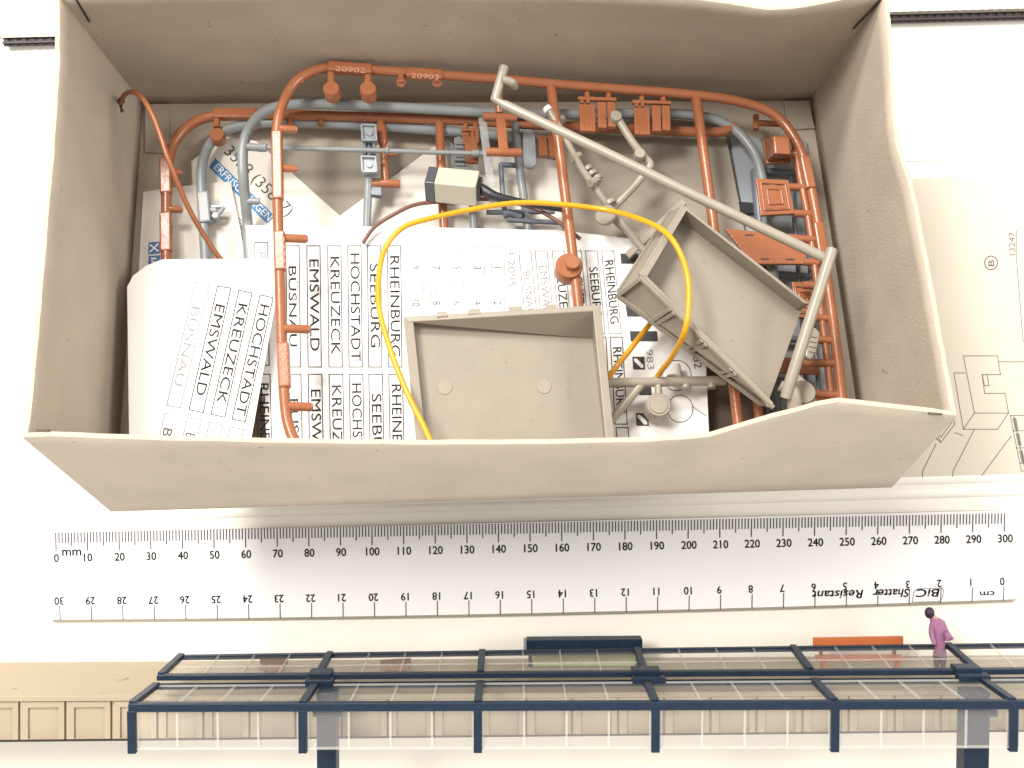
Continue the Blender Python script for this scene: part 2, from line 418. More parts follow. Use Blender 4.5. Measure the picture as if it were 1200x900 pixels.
# print on the big sheet
sm = lambda x, y: bp(x, y, HM + .09)
mi_, mf_, ml_ = MB(), MB(), MB()
def framed(mf, mt, surf, quad, word, t0, t1, hp=.72, off=.18):
    if word and word[1] == 'Ü': hp = .60
    q = [Vector(p) for p in quad]      # TL TR BR BL ; the word runs from top to bottom
    stroke(mf, surf, quad, 1.15, True)
    if word:
        a = q[0].lerp(q[1], off); b = q[3].lerp(q[2], off)
        WT[0] = .13 if mt is mi_ else 0; write(mt, word, surf, a.lerp(b, t0), a.lerp(b, t1), (q[1] - q[0]).length * hp); WT[0] = 0
GOFF[0] = -.004; _tc.clear(); WT[0] = 0
def col(x, y0, y1, w, lean): return [(x, y0), (x + w, y0), (x + w + lean, y1), (x + lean, y1)]
for x, wd, a, b in ((335, 'BÜSNAU', 312, 406), (359.5, 'EMSWALD', 304, 411), (384, 'KREUZECK', 301, 415), (407.5, 'HOCHSTADT', 297, 423), (430.5, 'SEEBURG', 309, 407), (454, 'RHEINBURG', 300, 418)):
    framed(ml_, mi_ if x > 350 else mi_, sm, col(x, 288, 430, 15.5, 1.5), wd, (a - 288) / 142, (b - 288) / 142)
    framed(ml_, mi_, sm, col(x + 1.6, 438.5, 560, 16, 2.2), wd, {'BÜSNAU': .24, 'EMSWALD': .15, 'KREUZECK': .11, 'HOCHSTADT': .09, 'SEEBURG': .19, 'RHEINBURG': .10}[wd], {'BÜSNAU': 1.0, 'EMSWALD': .99, 'KREUZECK': 1.0, 'HOCHSTADT': 1.02, 'SEEBURG': 1.0, 'RHEINBURG': 1.0}[wd])
framed(ml_, mf_, sm, col(298.5, 284, 428, 15, 2), 'RHEINBURG', .08, .8)
framed(ml_, mi_, sm, col(300.5, 438.5, 560, 16, 2.5), 'RHEINBURG', .09, .98)
for x, n0, n1 in ((480, '9', '10'), (504, '7', '8'), (528, '5', '6'), (552, '3', '4'), (575.5, '1', '2')):
    for y0, y1, n in ((289, 322, n0), (330.5, 362, n1)):
        q = col(x, y0, y1, 15, .8); stroke(mf_, sm, q, .8, True)
        write(mf_, 'Gleis', sm, (x + 4, y0 + 4), (x + 4.5, y0 + 17), 7)
        write_nat(mi_, n, sm, (x + 3.2, y0 + 24.5), math.pi / 2, 9, squeeze=.8)
write(mf_, '4.2095', sm, (594, 292), (596, 336), 9)
for x, wd, a, b in ((608, 'BÜSNAU', .25, .78), (627, 'EMSWALD', .18, .85), (647, 'KREUZECK', .14, .9), (667, 'HOCHSTADT', .1, .92), (686, 'SEEBURG', .2, .8), (705, 'RHEINBURG', .12, .88)):
    framed(mf_, mi_ if x > 640 else mf_, sm, col(x, 294, 391, 14, 9), wd, a, b)
    framed(ml_, mi_, sm, col(x + 10, 395, 497, 14, 6), wd, a, b)
    framed(ml_, None, sm, col(x + 17, 501, 550, 14, 4), None, 0, 0)
for q in ([(727, 297), (748, 297), (749, 309), (728, 309)], [(733, 358), (755, 358), (757, 371), (735, 371)], [(738, 388), (770, 388), (771, 400), (739, 400)],
          [(741, 418), (755, 418), (756, 433), (742, 433)], [(748, 452), (763, 452), (764, 463), (749, 463)], [(745, 484), (759.5, 484), (760.5, 499), (746, 499)]):
    fillq(mi_, sm, q)
sm2 = lambda x, y: bp(x, y, HM + .15)
mw = MB()
fillq(mw, sm2, [(743, 420), (746, 420), (754, 428), (754, 431), (751, 431), (743, 423)]); fillq(mw, sm2, [(747, 486), (750, 486), (758.5, 494), (758.5, 497.5), (755, 497.5), (747, 489)])
write(mi_, '82', sm, (812, 418), (814, 432), 9); write(mf_, '983', sm, (757, 410), (759, 433), 8)
for cx, cy, r in ((793, 440, 17), (797, 479, 15)):
    pts = [(cx + r * math.cos(a * math.pi / 16), cy + r * 1.05 * math.sin(a * math.pi / 16)) for a in range(32)]
    stroke(ml_, sm, pts, .8, True)
stroke(ml_, sm, [(811, 476), (827, 487)], .7)
for o in (mi_.build('printed_words', M['ink'], pm), mf_.build('faded_print', M['ink_f'], pm), ml_.build('printed_frames', M['ink'], pm)): o['kind'] = 'stuff'
mw.build('white_print', M['paper'], pm)
# print on the left sheet
sl = lambda x, y: bp(x, y, HL + .09)
mi_, mf_, ml_ = MB(), MB(), MB()
QS = [([(304.7, 345.3), (320, 348.8), (287.3, 494), (271.9, 491)], 'HOCHSTADT', .07, .955), ([(280, 340), (295.3, 343.2), (263.3, 488.8), (247.3, 485.3)], 'KREUZECK', .10, .90),
      ([(254.8, 335.2), (270.5, 337.6), (238, 483.5), (221.5, 480)], 'EMSWALD', .14, .87), ([(229, 330.7), (244.7, 333.3), (211.3, 477.9), (195.3, 474.7)], 'BÜSNAU', .19, .83)]
for q, wd, a, b in QS:
    fd = wd == 'BÜSNAU'
    framed(mf_ if fd else ml_, mf_ if fd else mi_, sl, q, wd, a, b)
    o = Vector((-2.0, 9.2)); t0 = Vector(q[3]) + o; t1 = Vector(q[2]) + o; dn = (Vector(q[3]) - Vector(q[0])).normalized() * 70
    stroke(mf_ if fd else ml_, sl, [t0, t1, t1 + dn, t0 + dn], .75, True)
    a0 = t0.lerp(t1, .16) + dn.normalized() * 17; write(mi_, wd[:4], sl, a0, a0 + dn.normalized() * 48, 11)
for o in (mi_.build('printed_words', M['ink'], ph), mf_.build('faded_print', M['ink_f'], ph), ml_.build('printed_frames', M['ink'], ph)): o['kind'] = 'stuff'
# print on the tilted cream paper
su = lambda x, y: bp(x, y, 1.69)
su2 = lambda x, y: bp(x, y, 1.76)
mb = MB(); GOFF[0] = -.008; write(mb, '3558 (35817)', su, (262, 179), (336, 254), 14)
for x, y, wd in ((277, 254, 'Gleis 3'), (266, 268, 'Gleis 5'), (256, 286, 'Gleis 7')):
    d = Vector((.82, .57)); n = Vector((-.57, .82)); p = Vector((x, y))
    stroke(mb, su, [p, p + d * 36, p + d * 36 + n * 12, p + n * 12], .7, True)
    write(mb, wd, su, p + d * 3 + n * 9.5, p + d * 31 + n * 9.5, 7)
mb.build('printed_numerals', M['ink'], pu)
mb = MB(); fillq(mb, su, [(252, 185), (245, 196), (313, 262), (322, 253)]); mb.build('blue_strip', M['blue_ink'], pu)
mb = MB(); GOFF[0] = .0; write(mb, 'ERFRISCHUNGEN', su2, (250, 197), (314, 259), 8.5); mb.build('white_words', M['paper'], pu)
sb = lambda x, y: bp(x, y, 3.09); sb2 = lambda x, y: bp(x, y, 3.16)
mb = MB()
for y in (284, 300, 316): fillq(mb, sb, [(174, y), (188, y - 1), (187.5, y + 13), (173.5, y + 14)])
mb.build('blue_pictogram', M['dblue_ink'], pb)
mb = MB(); stroke(mb, sb2, [(176, 287), (185, 294)], 1.6); stroke(mb, sb2, [(185, 286), (176, 295)], 1.6)
stroke(mb, sb2, [(178, 303), (182, 303)], 2); stroke(mb, sb2, [(178, 306), (183, 309)], 1.6); mb.build('white_pictogram', M['paper'], pb)

# ---------------------------------------------------------------- sprues
# large orange sprue
def hs(x): return lerp(24, 15, (x - 320) / 660)
def P(x, y, dh=0): return (x, y, hs(x) + dh)
osp = thing('orange_sprue', 'large brick orange sprue frame on top of the pile, still carrying small parts', 'plastic sprue', bp(650, 300, 10))
mb = MB()
bt(mb, [P(*p) for p in ((352, 532), (338, 498), (333, 460), (330, 400), (327, 300), (325, 220), (324, 165), (329, 128), (345, 98), (368, 83), (395, 79), (440, 82), (520, 88), (590, 93), (645, 98), (720, 104), (800, 110), (862, 118), (905, 133), (930, 160), (944, 195), (956, 250), (968, 320), (979, 400), (988, 480), (992, 505))], 1.42, n=12)
mb.build('runner', M['orange'], osp)
# inner rail on the right
mb = MB(); bt(mb, [P(*p, -1) for p in ((931, 165), (936, 200), (948, 262), (957, 330), (968, 410), (976, 480))], 1.0); mb.build('runner', M['orange'], osp)
for a, b in (((645, 98), (684, 412)), ((815, 110), (868, 520))):
    mb = MB(); bt(mb, [P(*a, -.3), P((a[0]*.67+b[0]*.33) + 1, a[1]*.67+b[1]*.33, -.3), P((a[0]+2*b[0])/3 + 1, (a[1]+2*b[1])/3, -.3), P(*b, -.3)], 1.45, n=12); mb.build('crossbar', M['orange'], osp)
mb = MB(); bt(mb, [P(878, 360, -4), P(892, 520, -4)], 1.3); mb.build('crossbar', M['orange'], osp)
# number plates on the runner
def plate(pts, w):
    mb = MB(); bar(mb, bp(*P(*pts[0], .5)), bp(*P(*pts[1], .5)), w - .15, 2.7, BN); return mb.build('number_plate', M['orange'], osp, bevel=.5)
plate([(384, 79), (436, 82.5)], 3.4); plate([(476, 86), (519, 89)], 3.2); plate([(327.5, 272), (329, 318)], 3.2); plate([(332, 402), (334, 455)], 3.2); plate([(324.5, 155), (326, 235)], 3.1)
plate([(942, 185), (950, 222)], 3.0); plate([(958, 262), (966, 310)], 3.0)
sp_ = lambda x, y: bp(*P(x, y, 1.85))
mb = MB(); GOFF[0] = -.004; write(mb, '20903', sp_, (330, 412), (331.5, 449), 7.5); write(mb, '20901', sp_, (326, 278), (327, 314), 7.5); write(mb, '20902', sp_, (393, 83), (428, 85.5), 6); write(mb, '20903', sp_, (482, 91), (514, 93), 5.5)
mb.build('raised_number', M['orange_l'], osp)
for x, y, x2 in ((327, 151, 349), (326, 197, 349), (329, 279, 361), (331, 385, 364), (335, 476, 367)):
    mb = MB(); r = 1.1 if x2 < 350 else 1.2
    bt(mb, [P(x, y), P(x2 - 3, y + 1), P(x2, y + 1)], lambda t, r=r: r if t < .9 else r * .6, curve=0, n=12); mb.build('stub', M['orange'], osp)
for x in (388, 431):
    mb = MB(); bt(mb, [P(x, 82), P(x, 98)], 1.1); disc(mb, x, 103, hs(x) - 3.2, hs(x) + 1, 2.35); mb.build('round_peg', M['orange'], osp)
for x in (470, 512):
    mb = MB(); bt(mb, [P(x, 88), P(x, 98)], 1.0); bt(mb, [P(x, 94, -1), P(x, 97, .3)], 1.35); mb.build('stub', M['orange'], osp)
for x, y, dx, dy in ((352, 93, 3, 4), (556, 91, 0, 5), (616, 96, 0, -4), (868, 119, -2, 5), (912, 138, -4, 3), (329, 340, 5, 0), (331, 365, -4, 0), (975, 372, 4, 0), (961, 285, 4, -1), (337, 440, -4, 0)):
    mb = MB(); bt(mb, [P(x, y), P(x + dx, y + dy)], lambda t: .75 - .3 * t, n=8, curve=0); mb.build('cut_gate', M['orange'], osp)
# knob on the first crossbar
mb = MB(); disc(mb, 667, 311, hs(667) - 3, hs(667) + 1.8, 3.7, n=24); disc(mb, 671, 307, hs(667) - 3, hs(667) + 3.6, 1.9, n=20); mb.build('sprue_knob', M['orange'], osp)
# I shaped piece
mb = MB(); h = hs(588) - 3
bt(mb, [(584, 95, h + 3), (585, 132, h)], 1.2); bar(mb, bp(586, 135, h), bp(590, 177, h), 2.6, 1.6, BN)
bt(mb, [(566, 136, h), (606, 138, h)], 1.15); bt(mb, [(570, 178, h), (611, 179, h)], 1.25, n=12)
mb.build('bench_leg', M['orange'], osp)
# hanging panel clusters
def cluster(x, y, s, h, parent, m):
    mb = MB()
    bar(mb, bp(x, y, h), bp(x + 45 * s, y + 1.5, h), 1.0, 1.2, BN)
    for dx in (11, 36): bt(mb, [(x + dx * s, y - 14 * s, h), (x + dx * s, y, h)], .8)
    mb.build('cross_strip', m, parent)
    for dx0, dx1, dy0, dy1, gr in ((2, 20, 6, 37, 1), (23, 33, 3, 33, 0), (34.5, 44, 3, 32, 0)):
        mb = MB(); q = [(x + dx0*s, y + dy0*s), (x + dx1*s, y + dy0*s + .5), (x + (dx1+1)*s, y + dy1*s + .5), (x + (dx0+1)*s, y + dy1*s)]
        slab(mb, q, h + .9, 1.5)
        for k in range(1, 4):      # raised board ribs
            xx = x + lerp(dx0, dx1, k / 4) * s
            if gr: slab(mb, [(xx - .9*s, y + dy0*s + 2), (xx + .9*s, y + dy0*s + 2), (xx + 1.9*s, y + dy1*s - 2), (xx + .1*s, y + dy1*s - 2)], h + 1.15, .4)
        if gr:
            for dx in (5, 12): bt(mb, [(x + dx*s, y, h), (x + dx*s, y + dy0*s, h)], .6)
        mb.build('door_panel', m, parent, bevel=.12)
cluster(677, 116, 1, hs(700) - 1, osp, M['orange']); cluster(741, 120, 1, hs(760) - 1, osp, M['orange'])
# trash box, grid plates and plates at the right rail
mb = MB(); h = 19
def frust(mb, q0, q1, h0, h1):
    a = [bp(x, y, h0) for x, y in q0]; b = [bp(x, y, h1) for x, y in q1]
    mb.add(a + b, [[0, 1, 2, 3], [7, 6, 5, 4], [0, 4, 5, 1], [1, 5, 6, 2], [2, 6, 7, 3], [3, 7, 4, 0]])
frust(mb, [(893, 162), (923, 160), (925, 188), (896, 190)], [(906, 159), (925, 160), (927, 181), (908, 180)], 9, 21)
frust(mb, [(892, 164), (925, 162), (927, 192), (897, 194)], [(893, 164), (926, 162), (928, 191), (898, 192)], 9, 11)
bt(mb, [(925, 181, 14), (940, 181, 15)], 1.4)
mb.build('small_bin', M['orange'], osp, bevel=.5)
def gridplate(q, h, slots=True):
    mb = MB(); slab(mb, q, h, 1.2)
    c = [sum(p[0] for p in q) / 4, sum(p[1] for p in q) / 4]
    for s0 in ((.75, .42) if slots else ()):
        qq = [(c[0] + (p[0]-c[0])*s0, c[1] + (p[1]-c[1])*s0) for p in q]
        for p, r in zip(qq, qq[1:] + qq[:1]): bar(mb, bp(p[0], p[1], h + .1), bp(r[0], r[1], h + .1), .35, .5, BN)
    mb.build('square_plate', M['orange'], osp, bevel=.12)
    mb = MB()
    for u, v in ((.28, .14), (.72, .14), (.28, .86), (.72, .86)):
        a = Vector(q[0]).lerp(Vector(q[1]), u).lerp(Vector(q[3]).lerp(Vector(q[2]), u), v)
        stroke(mb, lambda x, y: bp(x, y, h + .06), [a - Vector((4, 0)), a + Vector((4, 0))], 1.7)
    return mb
for q, h in (([(886, 209), (924, 211), (931, 250), (892, 252)], 15.5), ([(850, 268), (938, 275), (946, 309), (882, 309)], 14), ([(928, 330), (948, 331), (957, 372), (935, 372)], 11)):
    s_ = gridplate(q, h, q[0][0] > 880); s_.build('slot', M['dark'], osp)
for y, x0 in ((219, 922), (250, 930), (280, 936), (307, 942), (334, 940), (372, 948), (398, 955), (425, 940), (462, 955)):
    mb = MB(); xr = 950 + (y - 219) * .135
    bt(mb, [(x0, y, hs(950) - 1), (xr, y + 1, hs(950) - .6)], 1.1); mb.build('stub', M['orange'], osp)
mb = MB(); slab(mb, [(905, 418), (958, 420), (962, 438), (905, 436)], 10, 1.4); mb.build('small_plate', M['orange'], osp, bevel=.2)
mb = MB(); slab(mb, [(948, 455), (968, 457), (970, 480), (948, 480)], 11, 1.6); mb.build('small_plate', M['orange'], osp, bevel=.2)

# lower orange sprue
def Q(x, y, dh=0): return (x, y, 8.5 + dh)
o2 = thing('orange_sprue', 'lower brick orange sprue frame, its rounded corner against the box back left corner', 'plastic sprue', bp(400, 200, 6))
mb = MB(); bt(mb, [Q(*p) for p in ((196, 345), (195, 300), (195, 250), (196, 205), (203, 170), (222, 147), (250, 136), (300, 134), (380, 136), (450, 138), (560, 142), (660, 148), (760, 152), (838, 155), (862, 148))], 1.5, n=12); mb.build('runner', M['orange'], o2)
for a, b in (((194, 185), (195, 228)), ((194.5, 250), (195, 296)), ((250, 134), (300, 134))):
    mb = MB(); bar(mb, bp(*Q(*a, .3)), bp(*Q(*b, .3)), 3.3, 2.6, BN); mb.build('number_plate', M['orange'], o2, bevel=.5)
mb = MB(); bt(mb, [Q(515, 141), Q(517, 200), Q(520, 262, -3.4), Q(522, 300, -5)], 1.35, n=12); mb.build('crossbar', M['orange'], o2)
for x, y, x2 in ((197, 202, 214), (198, 245, 214)):
    mb = MB(); bt(mb, [Q(x, y), Q(x2 - 2, y + .5), Q(x2, y + .5)], lambda t: 1.05 if t < .9 else .6, curve=0); mb.build('stub', M['orange'], o2)
mb = MB(); bt(mb, [Q(254, 136), Q(254, 150)], 1.0); disc(mb, 254, 157, 6, 9.5, 2.2); mb.build('round_peg', M['orange'], o2)
for x, y in ((299, 150), (340, 148), (376, 147)):
    mb = MB(); bt(mb, [Q(x, 136), Q(x, y)], .9); mb.build('stub', M['orange'], o2)
mb = MB(); bt(mb, [Q(446, 139), Q(447, 150), Q(448, 163, .3), Q(450, 178), Q(451, 205), Q(452, 214)], lambda t: 1.5 if .15 < t < .5 else 1.1, n=12)
bt(mb, [Q(433, 216), Q(452, 215, .4), Q(469, 216)], 1.2); bt(mb, [Q(451, 181), Q(466, 181)], lambda t: .8 - .4 * t); mb.build('bench_leg', M['orange'], o2)
cluster(541, 152, .45, 9, o2, M['orange'])
mb = MB(); slab(mb, [(544, 160), (559, 161), (561, 190), (545, 189)], 10, 1.5); mb.build('door_panel', M['orange'], o2, bevel=.15)
mb = MB(); slab(mb, [(630, 158), (640, 158), (642, 182), (632, 182)], 9.5, 1.5); mb.build('door_panel', M['orange'], o2, bevel=.15)
mb = MB(); slab(mb, [(642, 158), (652, 158), (654, 183), (644, 183)], 9.5, 1.5); mb.build('door_panel', M['orange'], o2, bevel=.15)
mb = MB(); bt(mb, [(886, 135, 8), (886, 152, 8)], .9); bt(mb, [(886, 144, 8), (925, 146, 8)], .9); mb.build('bench_leg', M['orange'], o2)

# grey sprues
def G(x, y, dh=0): return (x, y, lerp(16, 8, (x - 280) / 620) + dh)
g1 = thing('grey_sprue', 'light grey sprue frame with a thin rod, between the two orange frames', 'plastic sprue', bp(560, 200, 8))
mb = MB(); bt(mb, [(p if len(p) == 3 else G(*p)) for p in ((295, 350, 3.5), (291, 290, 5.0), (290, 262, 5.8), (288, 240, 9.5), (285, 205, 14.5), (285, 172), (294, 147), (312, 130), (338, 123), (380, 122), (450, 125), (520, 129), (590, 133), (680, 134), (760, 133), (820, 136), (858, 150), (882, 176), (892, 205), (897, 245), (903, 300), (915, 380))], 1.5, n=12); mb.build('runner', M['grey'], g1)
mb = MB(); bt(mb, [G(288, 172), G(302, 173), G(303, 173)], 1.1, curve=0); bt(mb, [G(303, 173), G(312, 173)], 1.25); bt(mb, [G(312, 173), G(430, 176), G(556, 180)], .7); bt(mb, [G(553, 180), G(561, 180)], 1.1); bt(mb, [G(561, 180), G(575, 181)], .8); bt(mb, [G(452, 176.5), G(455, 176.5)], 1.2); mb.build('thin_rod', M['grey'], g1)
mb = MB(); bt(mb, [(288, 236, 10.5), (304, 236, 10.5)], 1.0); mb.build('stub', M['grey'], g1)
# square lamp housings on a post
mb = MB(); bt(mb, [(432, 150, 10), (432, 205, 9.5), (430, 262, 5.6), (430, 300, 4.5)], 1.25); mb.build('post', M['grey'], g1)
for y0 in (147, 184):
    mb = MB(); h = 12.5
    slab(mb, [(423.5, y0), (440, y0 + .5), (441.5, y0 + 18), (425, y0 + 18)], h, 2.5)
    for a, b in (((423.5, y0), (440, y0 + .5)), ((440, y0 + .5), (441.5, y0 + 18)), ((441.5, y0 + 18), (425, y0 + 18)), ((425, y0 + 18), (423.5, y0))):
        bar(mb, bp(a[0], a[1], h + .4), bp(b[0], b[1], h + .4), .5, 1.2, BN)
    disc(mb, 433, y0 + 9, h, h + .5, .9, n=12)
    mb.build('square_fitting', M['paleg'], g1, bevel=.1)
mb = MB(); bar(mb, bp(427, 166, 11.5), bp(427.5, 184, 11.5), .9, 1.4, BN); bar(mb, bp(438, 166, 11.5), bp(438.5, 184, 11.5), .9, 1.4, BN); slab(mb, [(434, 208), (447, 209), (447, 229), (435, 228)], 9, 2); mb.build('bracket', M['grey_d'], g1, bevel=.1)
# further grey parts around the lamp
mb = MB(); bt(mb, [(603, 140, 9), (610, 205, 9), (618, 260, 5.8), (622, 295, 4.5)], 1.25); mb.build('crossbar', M['grey'], g1)
mb = MB(); slab(mb, [(613, 151), (623, 151), (627, 158), (629, 192), (624, 197), (616, 196), (612, 190)], 9.2, 1.2); mb.build('rounded_plate', M['paleg'], g1, bevel=.3)
mb = MB(); slab(mb, [(532, 161), (538, 159), (544, 162), (546, 195), (557, 199), (556, 203), (536, 203), (533, 196)], 7.6, 2)
for k in range(6): bar(mb, bp(533, 168 + k * 5, 8), bp(545, 168.5 + k * 5, 8), .6, .7, BN)
mb.build('ribbed_part', M['grey'], g1, bevel=.3)
mb = MB(); bt(mb, [(552, 205, 8), (555, 262, 5.6), (556, 295, 4.4)], 1.2); mb.build('crossbar', M['grey'], g1)
mb = MB(); bt(mb, [(587, 192, 8), (589, 225, 8), (592, 252, 7)], .75); bt(mb, [(587, 193, 8), (606, 194, 8)], .8); bt(mb, [(570, 249, 7), (650, 248, 7)], .75); bt(mb, [(590, 252, 7), (598, 250, 7), (612, 254, 7)], 1.2); bt(mb, [(595, 258, 7), (655, 261, 7)], .7); mb.build('thin_frame', M['grey_d'], g1)
mb = MB(); bar(mb, bp(565, 138, 16), bp(578, 238, 11), 2.2, .8, BN); setp(mb.build('clear_strip', M['clearg']), 'narrow clear plastic strip hanging from the orange I shaped part', 'plastic strip')
mb = MB(); slab(mb, [(518, 170), (524, 163), (531, 169), (533, 240), (522, 240)], 5.5, .8); setp(mb.build('pointed_strip', M['clearg']), 'pale pointed plastic strip behind the small lamp', 'plastic strip')
g2 = thing('grey_sprue', 'grey sprue frame lying lowest at the left, over the pictogram paper', 'plastic sprue', bp(240, 250, 4))
mb = MB(); bt(mb, [(x, y, 6.2) for x, y in ((245, 350), (241, 300), (238, 250), (236, 210), (239, 185), (249, 165), (272, 150), (320, 144), (400, 146), (500, 152), (600, 160), (648, 165))], 1.5, n=12); mb.build('runner', M['grey'], g2)
mb = MB(); bar(mb, bp(238, 226, 7), bp(241, 262, 7), 3.4, 2.4, BN); mb.build('number_plate', M['grey'], g2, bevel=.5)
mb = MB(); bar(mb, bp(241, 243, 6.5), bp(262, 242, 6.5), .8, 1, BN); bt(mb, [(242, 250, 6.5), (250, 254, 6.5), (258, 249, 6.5), (262, 243, 6.5)], .6); bt(mb, [(243, 247, 6.5), (254, 247, 6.5)], 1.1); disc(mb, 252, 252, 5, 7.8, 1.0, n=10); mb.build('small_fitting', M['paleg'], g2)

# dark grey parts under the card at the right
mb = MB(); slab(mb, [(866, 236), (905, 240), (907, 248), (868, 250)], 3.5, 1.5); setp(mb.build('black_strip', M['black']), 'black strip partly under the orange square plate', 'plastic strip')
g3 = thing('dark_sprue', 'dark grey sprue with thin rods under the orange parts at the right wall', 'plastic sprue', bp(920, 300, 3))
mb = MB(); bt(mb, [(885, 200, 4), (893, 290, 4), (902, 400, 4), (912, 500, 4)], 1.5); mb.build('runner', M['grey_d'], g3)
for x in (926, 940):
    mb = MB(); bt(mb, [(x, 200, 4), (x + 8, 300, 4), (x + 20, 470, 4)], .6); mb.build('thin_rod', M['grey_d'], g3)
for y in (200, 320, 395, 445):
    mb = MB(); bt(mb, [(893, y, 4.4), (950, y + 4, 4.4)], 1.0); mb.build('crossbar', M['grey_d'], g3)
mb = MB(); slab(mb, [(855, 160), (945, 165), (990, 480), (905, 540), (880, 300)], 1.6, .8); setp(mb.build('grey_sheet', M['paleg']), 'smooth grey plastic sheet on the box floor below the right hand orange parts', 'plastic sheet')
mb = MB(); slab(mb, [(828, 420), (905, 410), (925, 560), (826, 562)], .9, .5); setp(mb.build('floor_shadow', mat('floor_shadow_brown', (.10, .07, .055), .8, .15, 100)), 'dark brown patch standing for floor shadow beside the lettered sheet near the front wall', 'card')  # shadow on the box floor, put in as a dark brown sheet

# ---------------------------------------------------------------- beige tray, front
ta = thing('beige_tray', 'beige plastic tray lying level at the front centre, over the lettered sheet', 'plastic tray', bp(595, 450, 10))
h0, h1 = 22.5, 30.5
out1 = [(472, 371), (704, 357), (721, 532), (489, 536)]
RmA = [bp(*p) for p in ((472, 371, 30.5), (704, 357, 31.5), (722, 532, 31.5), (489, 536, 30.5))]
FlA = [bp(*p) for p in ((483, 380, 27.0), (694, 397, 22.5), (709, 528, 22.5), (499, 532, 27.0))]
cRA = sum(RmA, Vector()) / 4; cFA = sum(FlA, Vector()) / 4
fn = (FlA[1] - FlA[0]).cross(FlA[3] - FlA[0]).normalized(); fn = fn if fn.dot(BN) > 0 else -fn
mb = MB(); prism(mb, FlA, fn, 1.2); mb.build('tray_floor', M['beige'], ta)
def hexw(name, a, b, par, m, bev):
    mb = MB(); n = (a[1] - a[0]).cross(a[3] - a[0]); f = [[0, 1, 2, 3], [7, 6, 5, 4], [0, 4, 5, 1], [1, 5, 6, 2], [2, 6, 7, 3], [3, 7, 4, 0]]
    if n.dot(a[0] - b[0]) < 0: f = [x[::-1] for x in f]
    mb.add(list(a) + list(b), f); return mb.build(name, m, par, bevel=bev)
for k in range(4):
    l = (k + 1) % 4; t3 = (2.6, 2.6)[0] if k == 3 else (2.2 if k == 1 else 1.6)
    ek = (RmA[l] - RmA[k]).normalized(); sd_ = fn.cross(ek).normalized()
    sd_ = sd_ if sd_.dot(cRA - RmA[k]) > 0 else -sd_
    ik, il = RmA[k] + sd_ * t3 + ek * 1.4, RmA[l] + sd_ * t3 - ek * 1.4
    # outer face drops straight, inner face slopes to the floor corner
    hexw('tray_wall', [RmA[k], RmA[l], il, ik], [FlA[k] - fn * 1.2 + (RmA[k] - cRA) * .01, FlA[l] - fn * 1.2 + (RmA[l] - cRA) * .01, FlA[l] + fn * .05, FlA[k] + fn * .05], ta, M['beige'], .2)
af = lambda x, y, d=0: hit(x, y, FlA[0] + fn * d, fn)
for x, y in ((521, 454), (637, 453)):
    mb = MB(); c = af(x, y); tube(mb, [c - fn * .2, c + fn * .18], 1.9, n=20, curve=0); mb.build('mould_mark', M['beige_r'], ta)
mb = MB(); write(mb, '20904', lambda x, y: af(x, y, .08), (661, 436), (663, 468), 6); mb.build('mould_number', M['beige_r'], ta)
mb = MB()
for a, b in (((548, 366), (563, 365)), ((512, 369), (524, 368)), ((596, 363), (612, 362)), ((640, 360.5), (652, 360))):
    bar(mb, bp(*a, h1 + .2), bp(*b, h1 + .2), 1.4, .7, BN)
mb.build('gate_nub', M['beige'], ta)

# beige tray, tilted
tb = thing('beige_tray', 'beige plastic tray lying askew under the long rod, open at its right end', 'plastic tray', bp(850, 360, 16))
Rm = [bp(752, 322, 38), bp(802, 241, 38), bp(949, 356, 33), bp(908, 477, 32)]
Bs = [bp(723, 344, 29), bp(786, 247, 31), bp(938, 364, 25), bp(898, 474, 23.5)]
cR = sum(Rm, Vector()) / 4; cB = sum(Bs, Vector()) / 4
def box8(name, a, b, m='beige', bev=.15):   # a: four outer points, b: four inner points
    mb = MB(); n = (a[1] - a[0]).cross(a[3] - a[0]); f = [[0, 1, 2, 3], [7, 6, 5, 4], [0, 4, 5, 1], [1, 5, 6, 2], [2, 6, 7, 3], [3, 7, 4, 0]]
    if n.dot(a[0] - b[0]) < 0: f = [x[::-1] for x in f]
    mb.add(list(a) + list(b), f); return mb.build(name, M[m], tb, bevel=bev)
fl0 = [Bs[k].lerp(Rm[k], .12) for k in range(4)]
up_t = (cR - cB).normalized()
box8('tray_floor', fl0, [p - up_t * 1.0 for p in fl0], bev=0)
def inner(p, c, d): return p + (c - p).normalized() * d
def tray_w(k, l):
    o = [Rm[k], Rm[l], Bs[l], Bs[k]]
    i_ = [inner(Rm[k], cR, 1.5), inner(Rm[l], cR, 1.5), inner(Bs[l], cB, 1.5), inner(Bs[k], cB, 1.5)]
    box8('tray_wall', o, i_)
tray_w(0, 1); tray_w(1, 2); tray_w(3, 0)
# raised framing on the two outer faces turned to the camera: leaves recessed windows
def face_bar(R0, R1, B0, B1, u0, v0, u1, v1, wd, pr_=1.0):
    g = lambda u, v: R0.lerp(R1, u).lerp(B0.lerp(B1, u), v)
    n = (R1 - R0).cross(B0 - R0).normalized(); n = n if n.dot(R0 - cR) > 0 else -n
    mb = MB(); bar(mb, g(u0, v0) + n * pr_ / 2, g(u1, v1) + n * pr_ / 2, wd, pr_, n); mb.build('wall_rib', M['beige'], tb, bevel=.12)
R0, R1, B0, B1 = Rm[0], Rm[3], Bs[0], Bs[3]
face_bar(R0, R1, B0, B1, 0, .06, 1, .06, .9); face_bar(R0, R1, B0, B1, 0, .95, .98, .95, 1.3, 1.5)
for u in (.012, .24, .27, .48, .51, .70, .73, .97): face_bar(R0, R1, B0, B1, u, .05, u, .95, 1.0, 1.4)
R0, R1, B0, B1 = Rm[0], Rm[1], Bs[0], Bs[1]
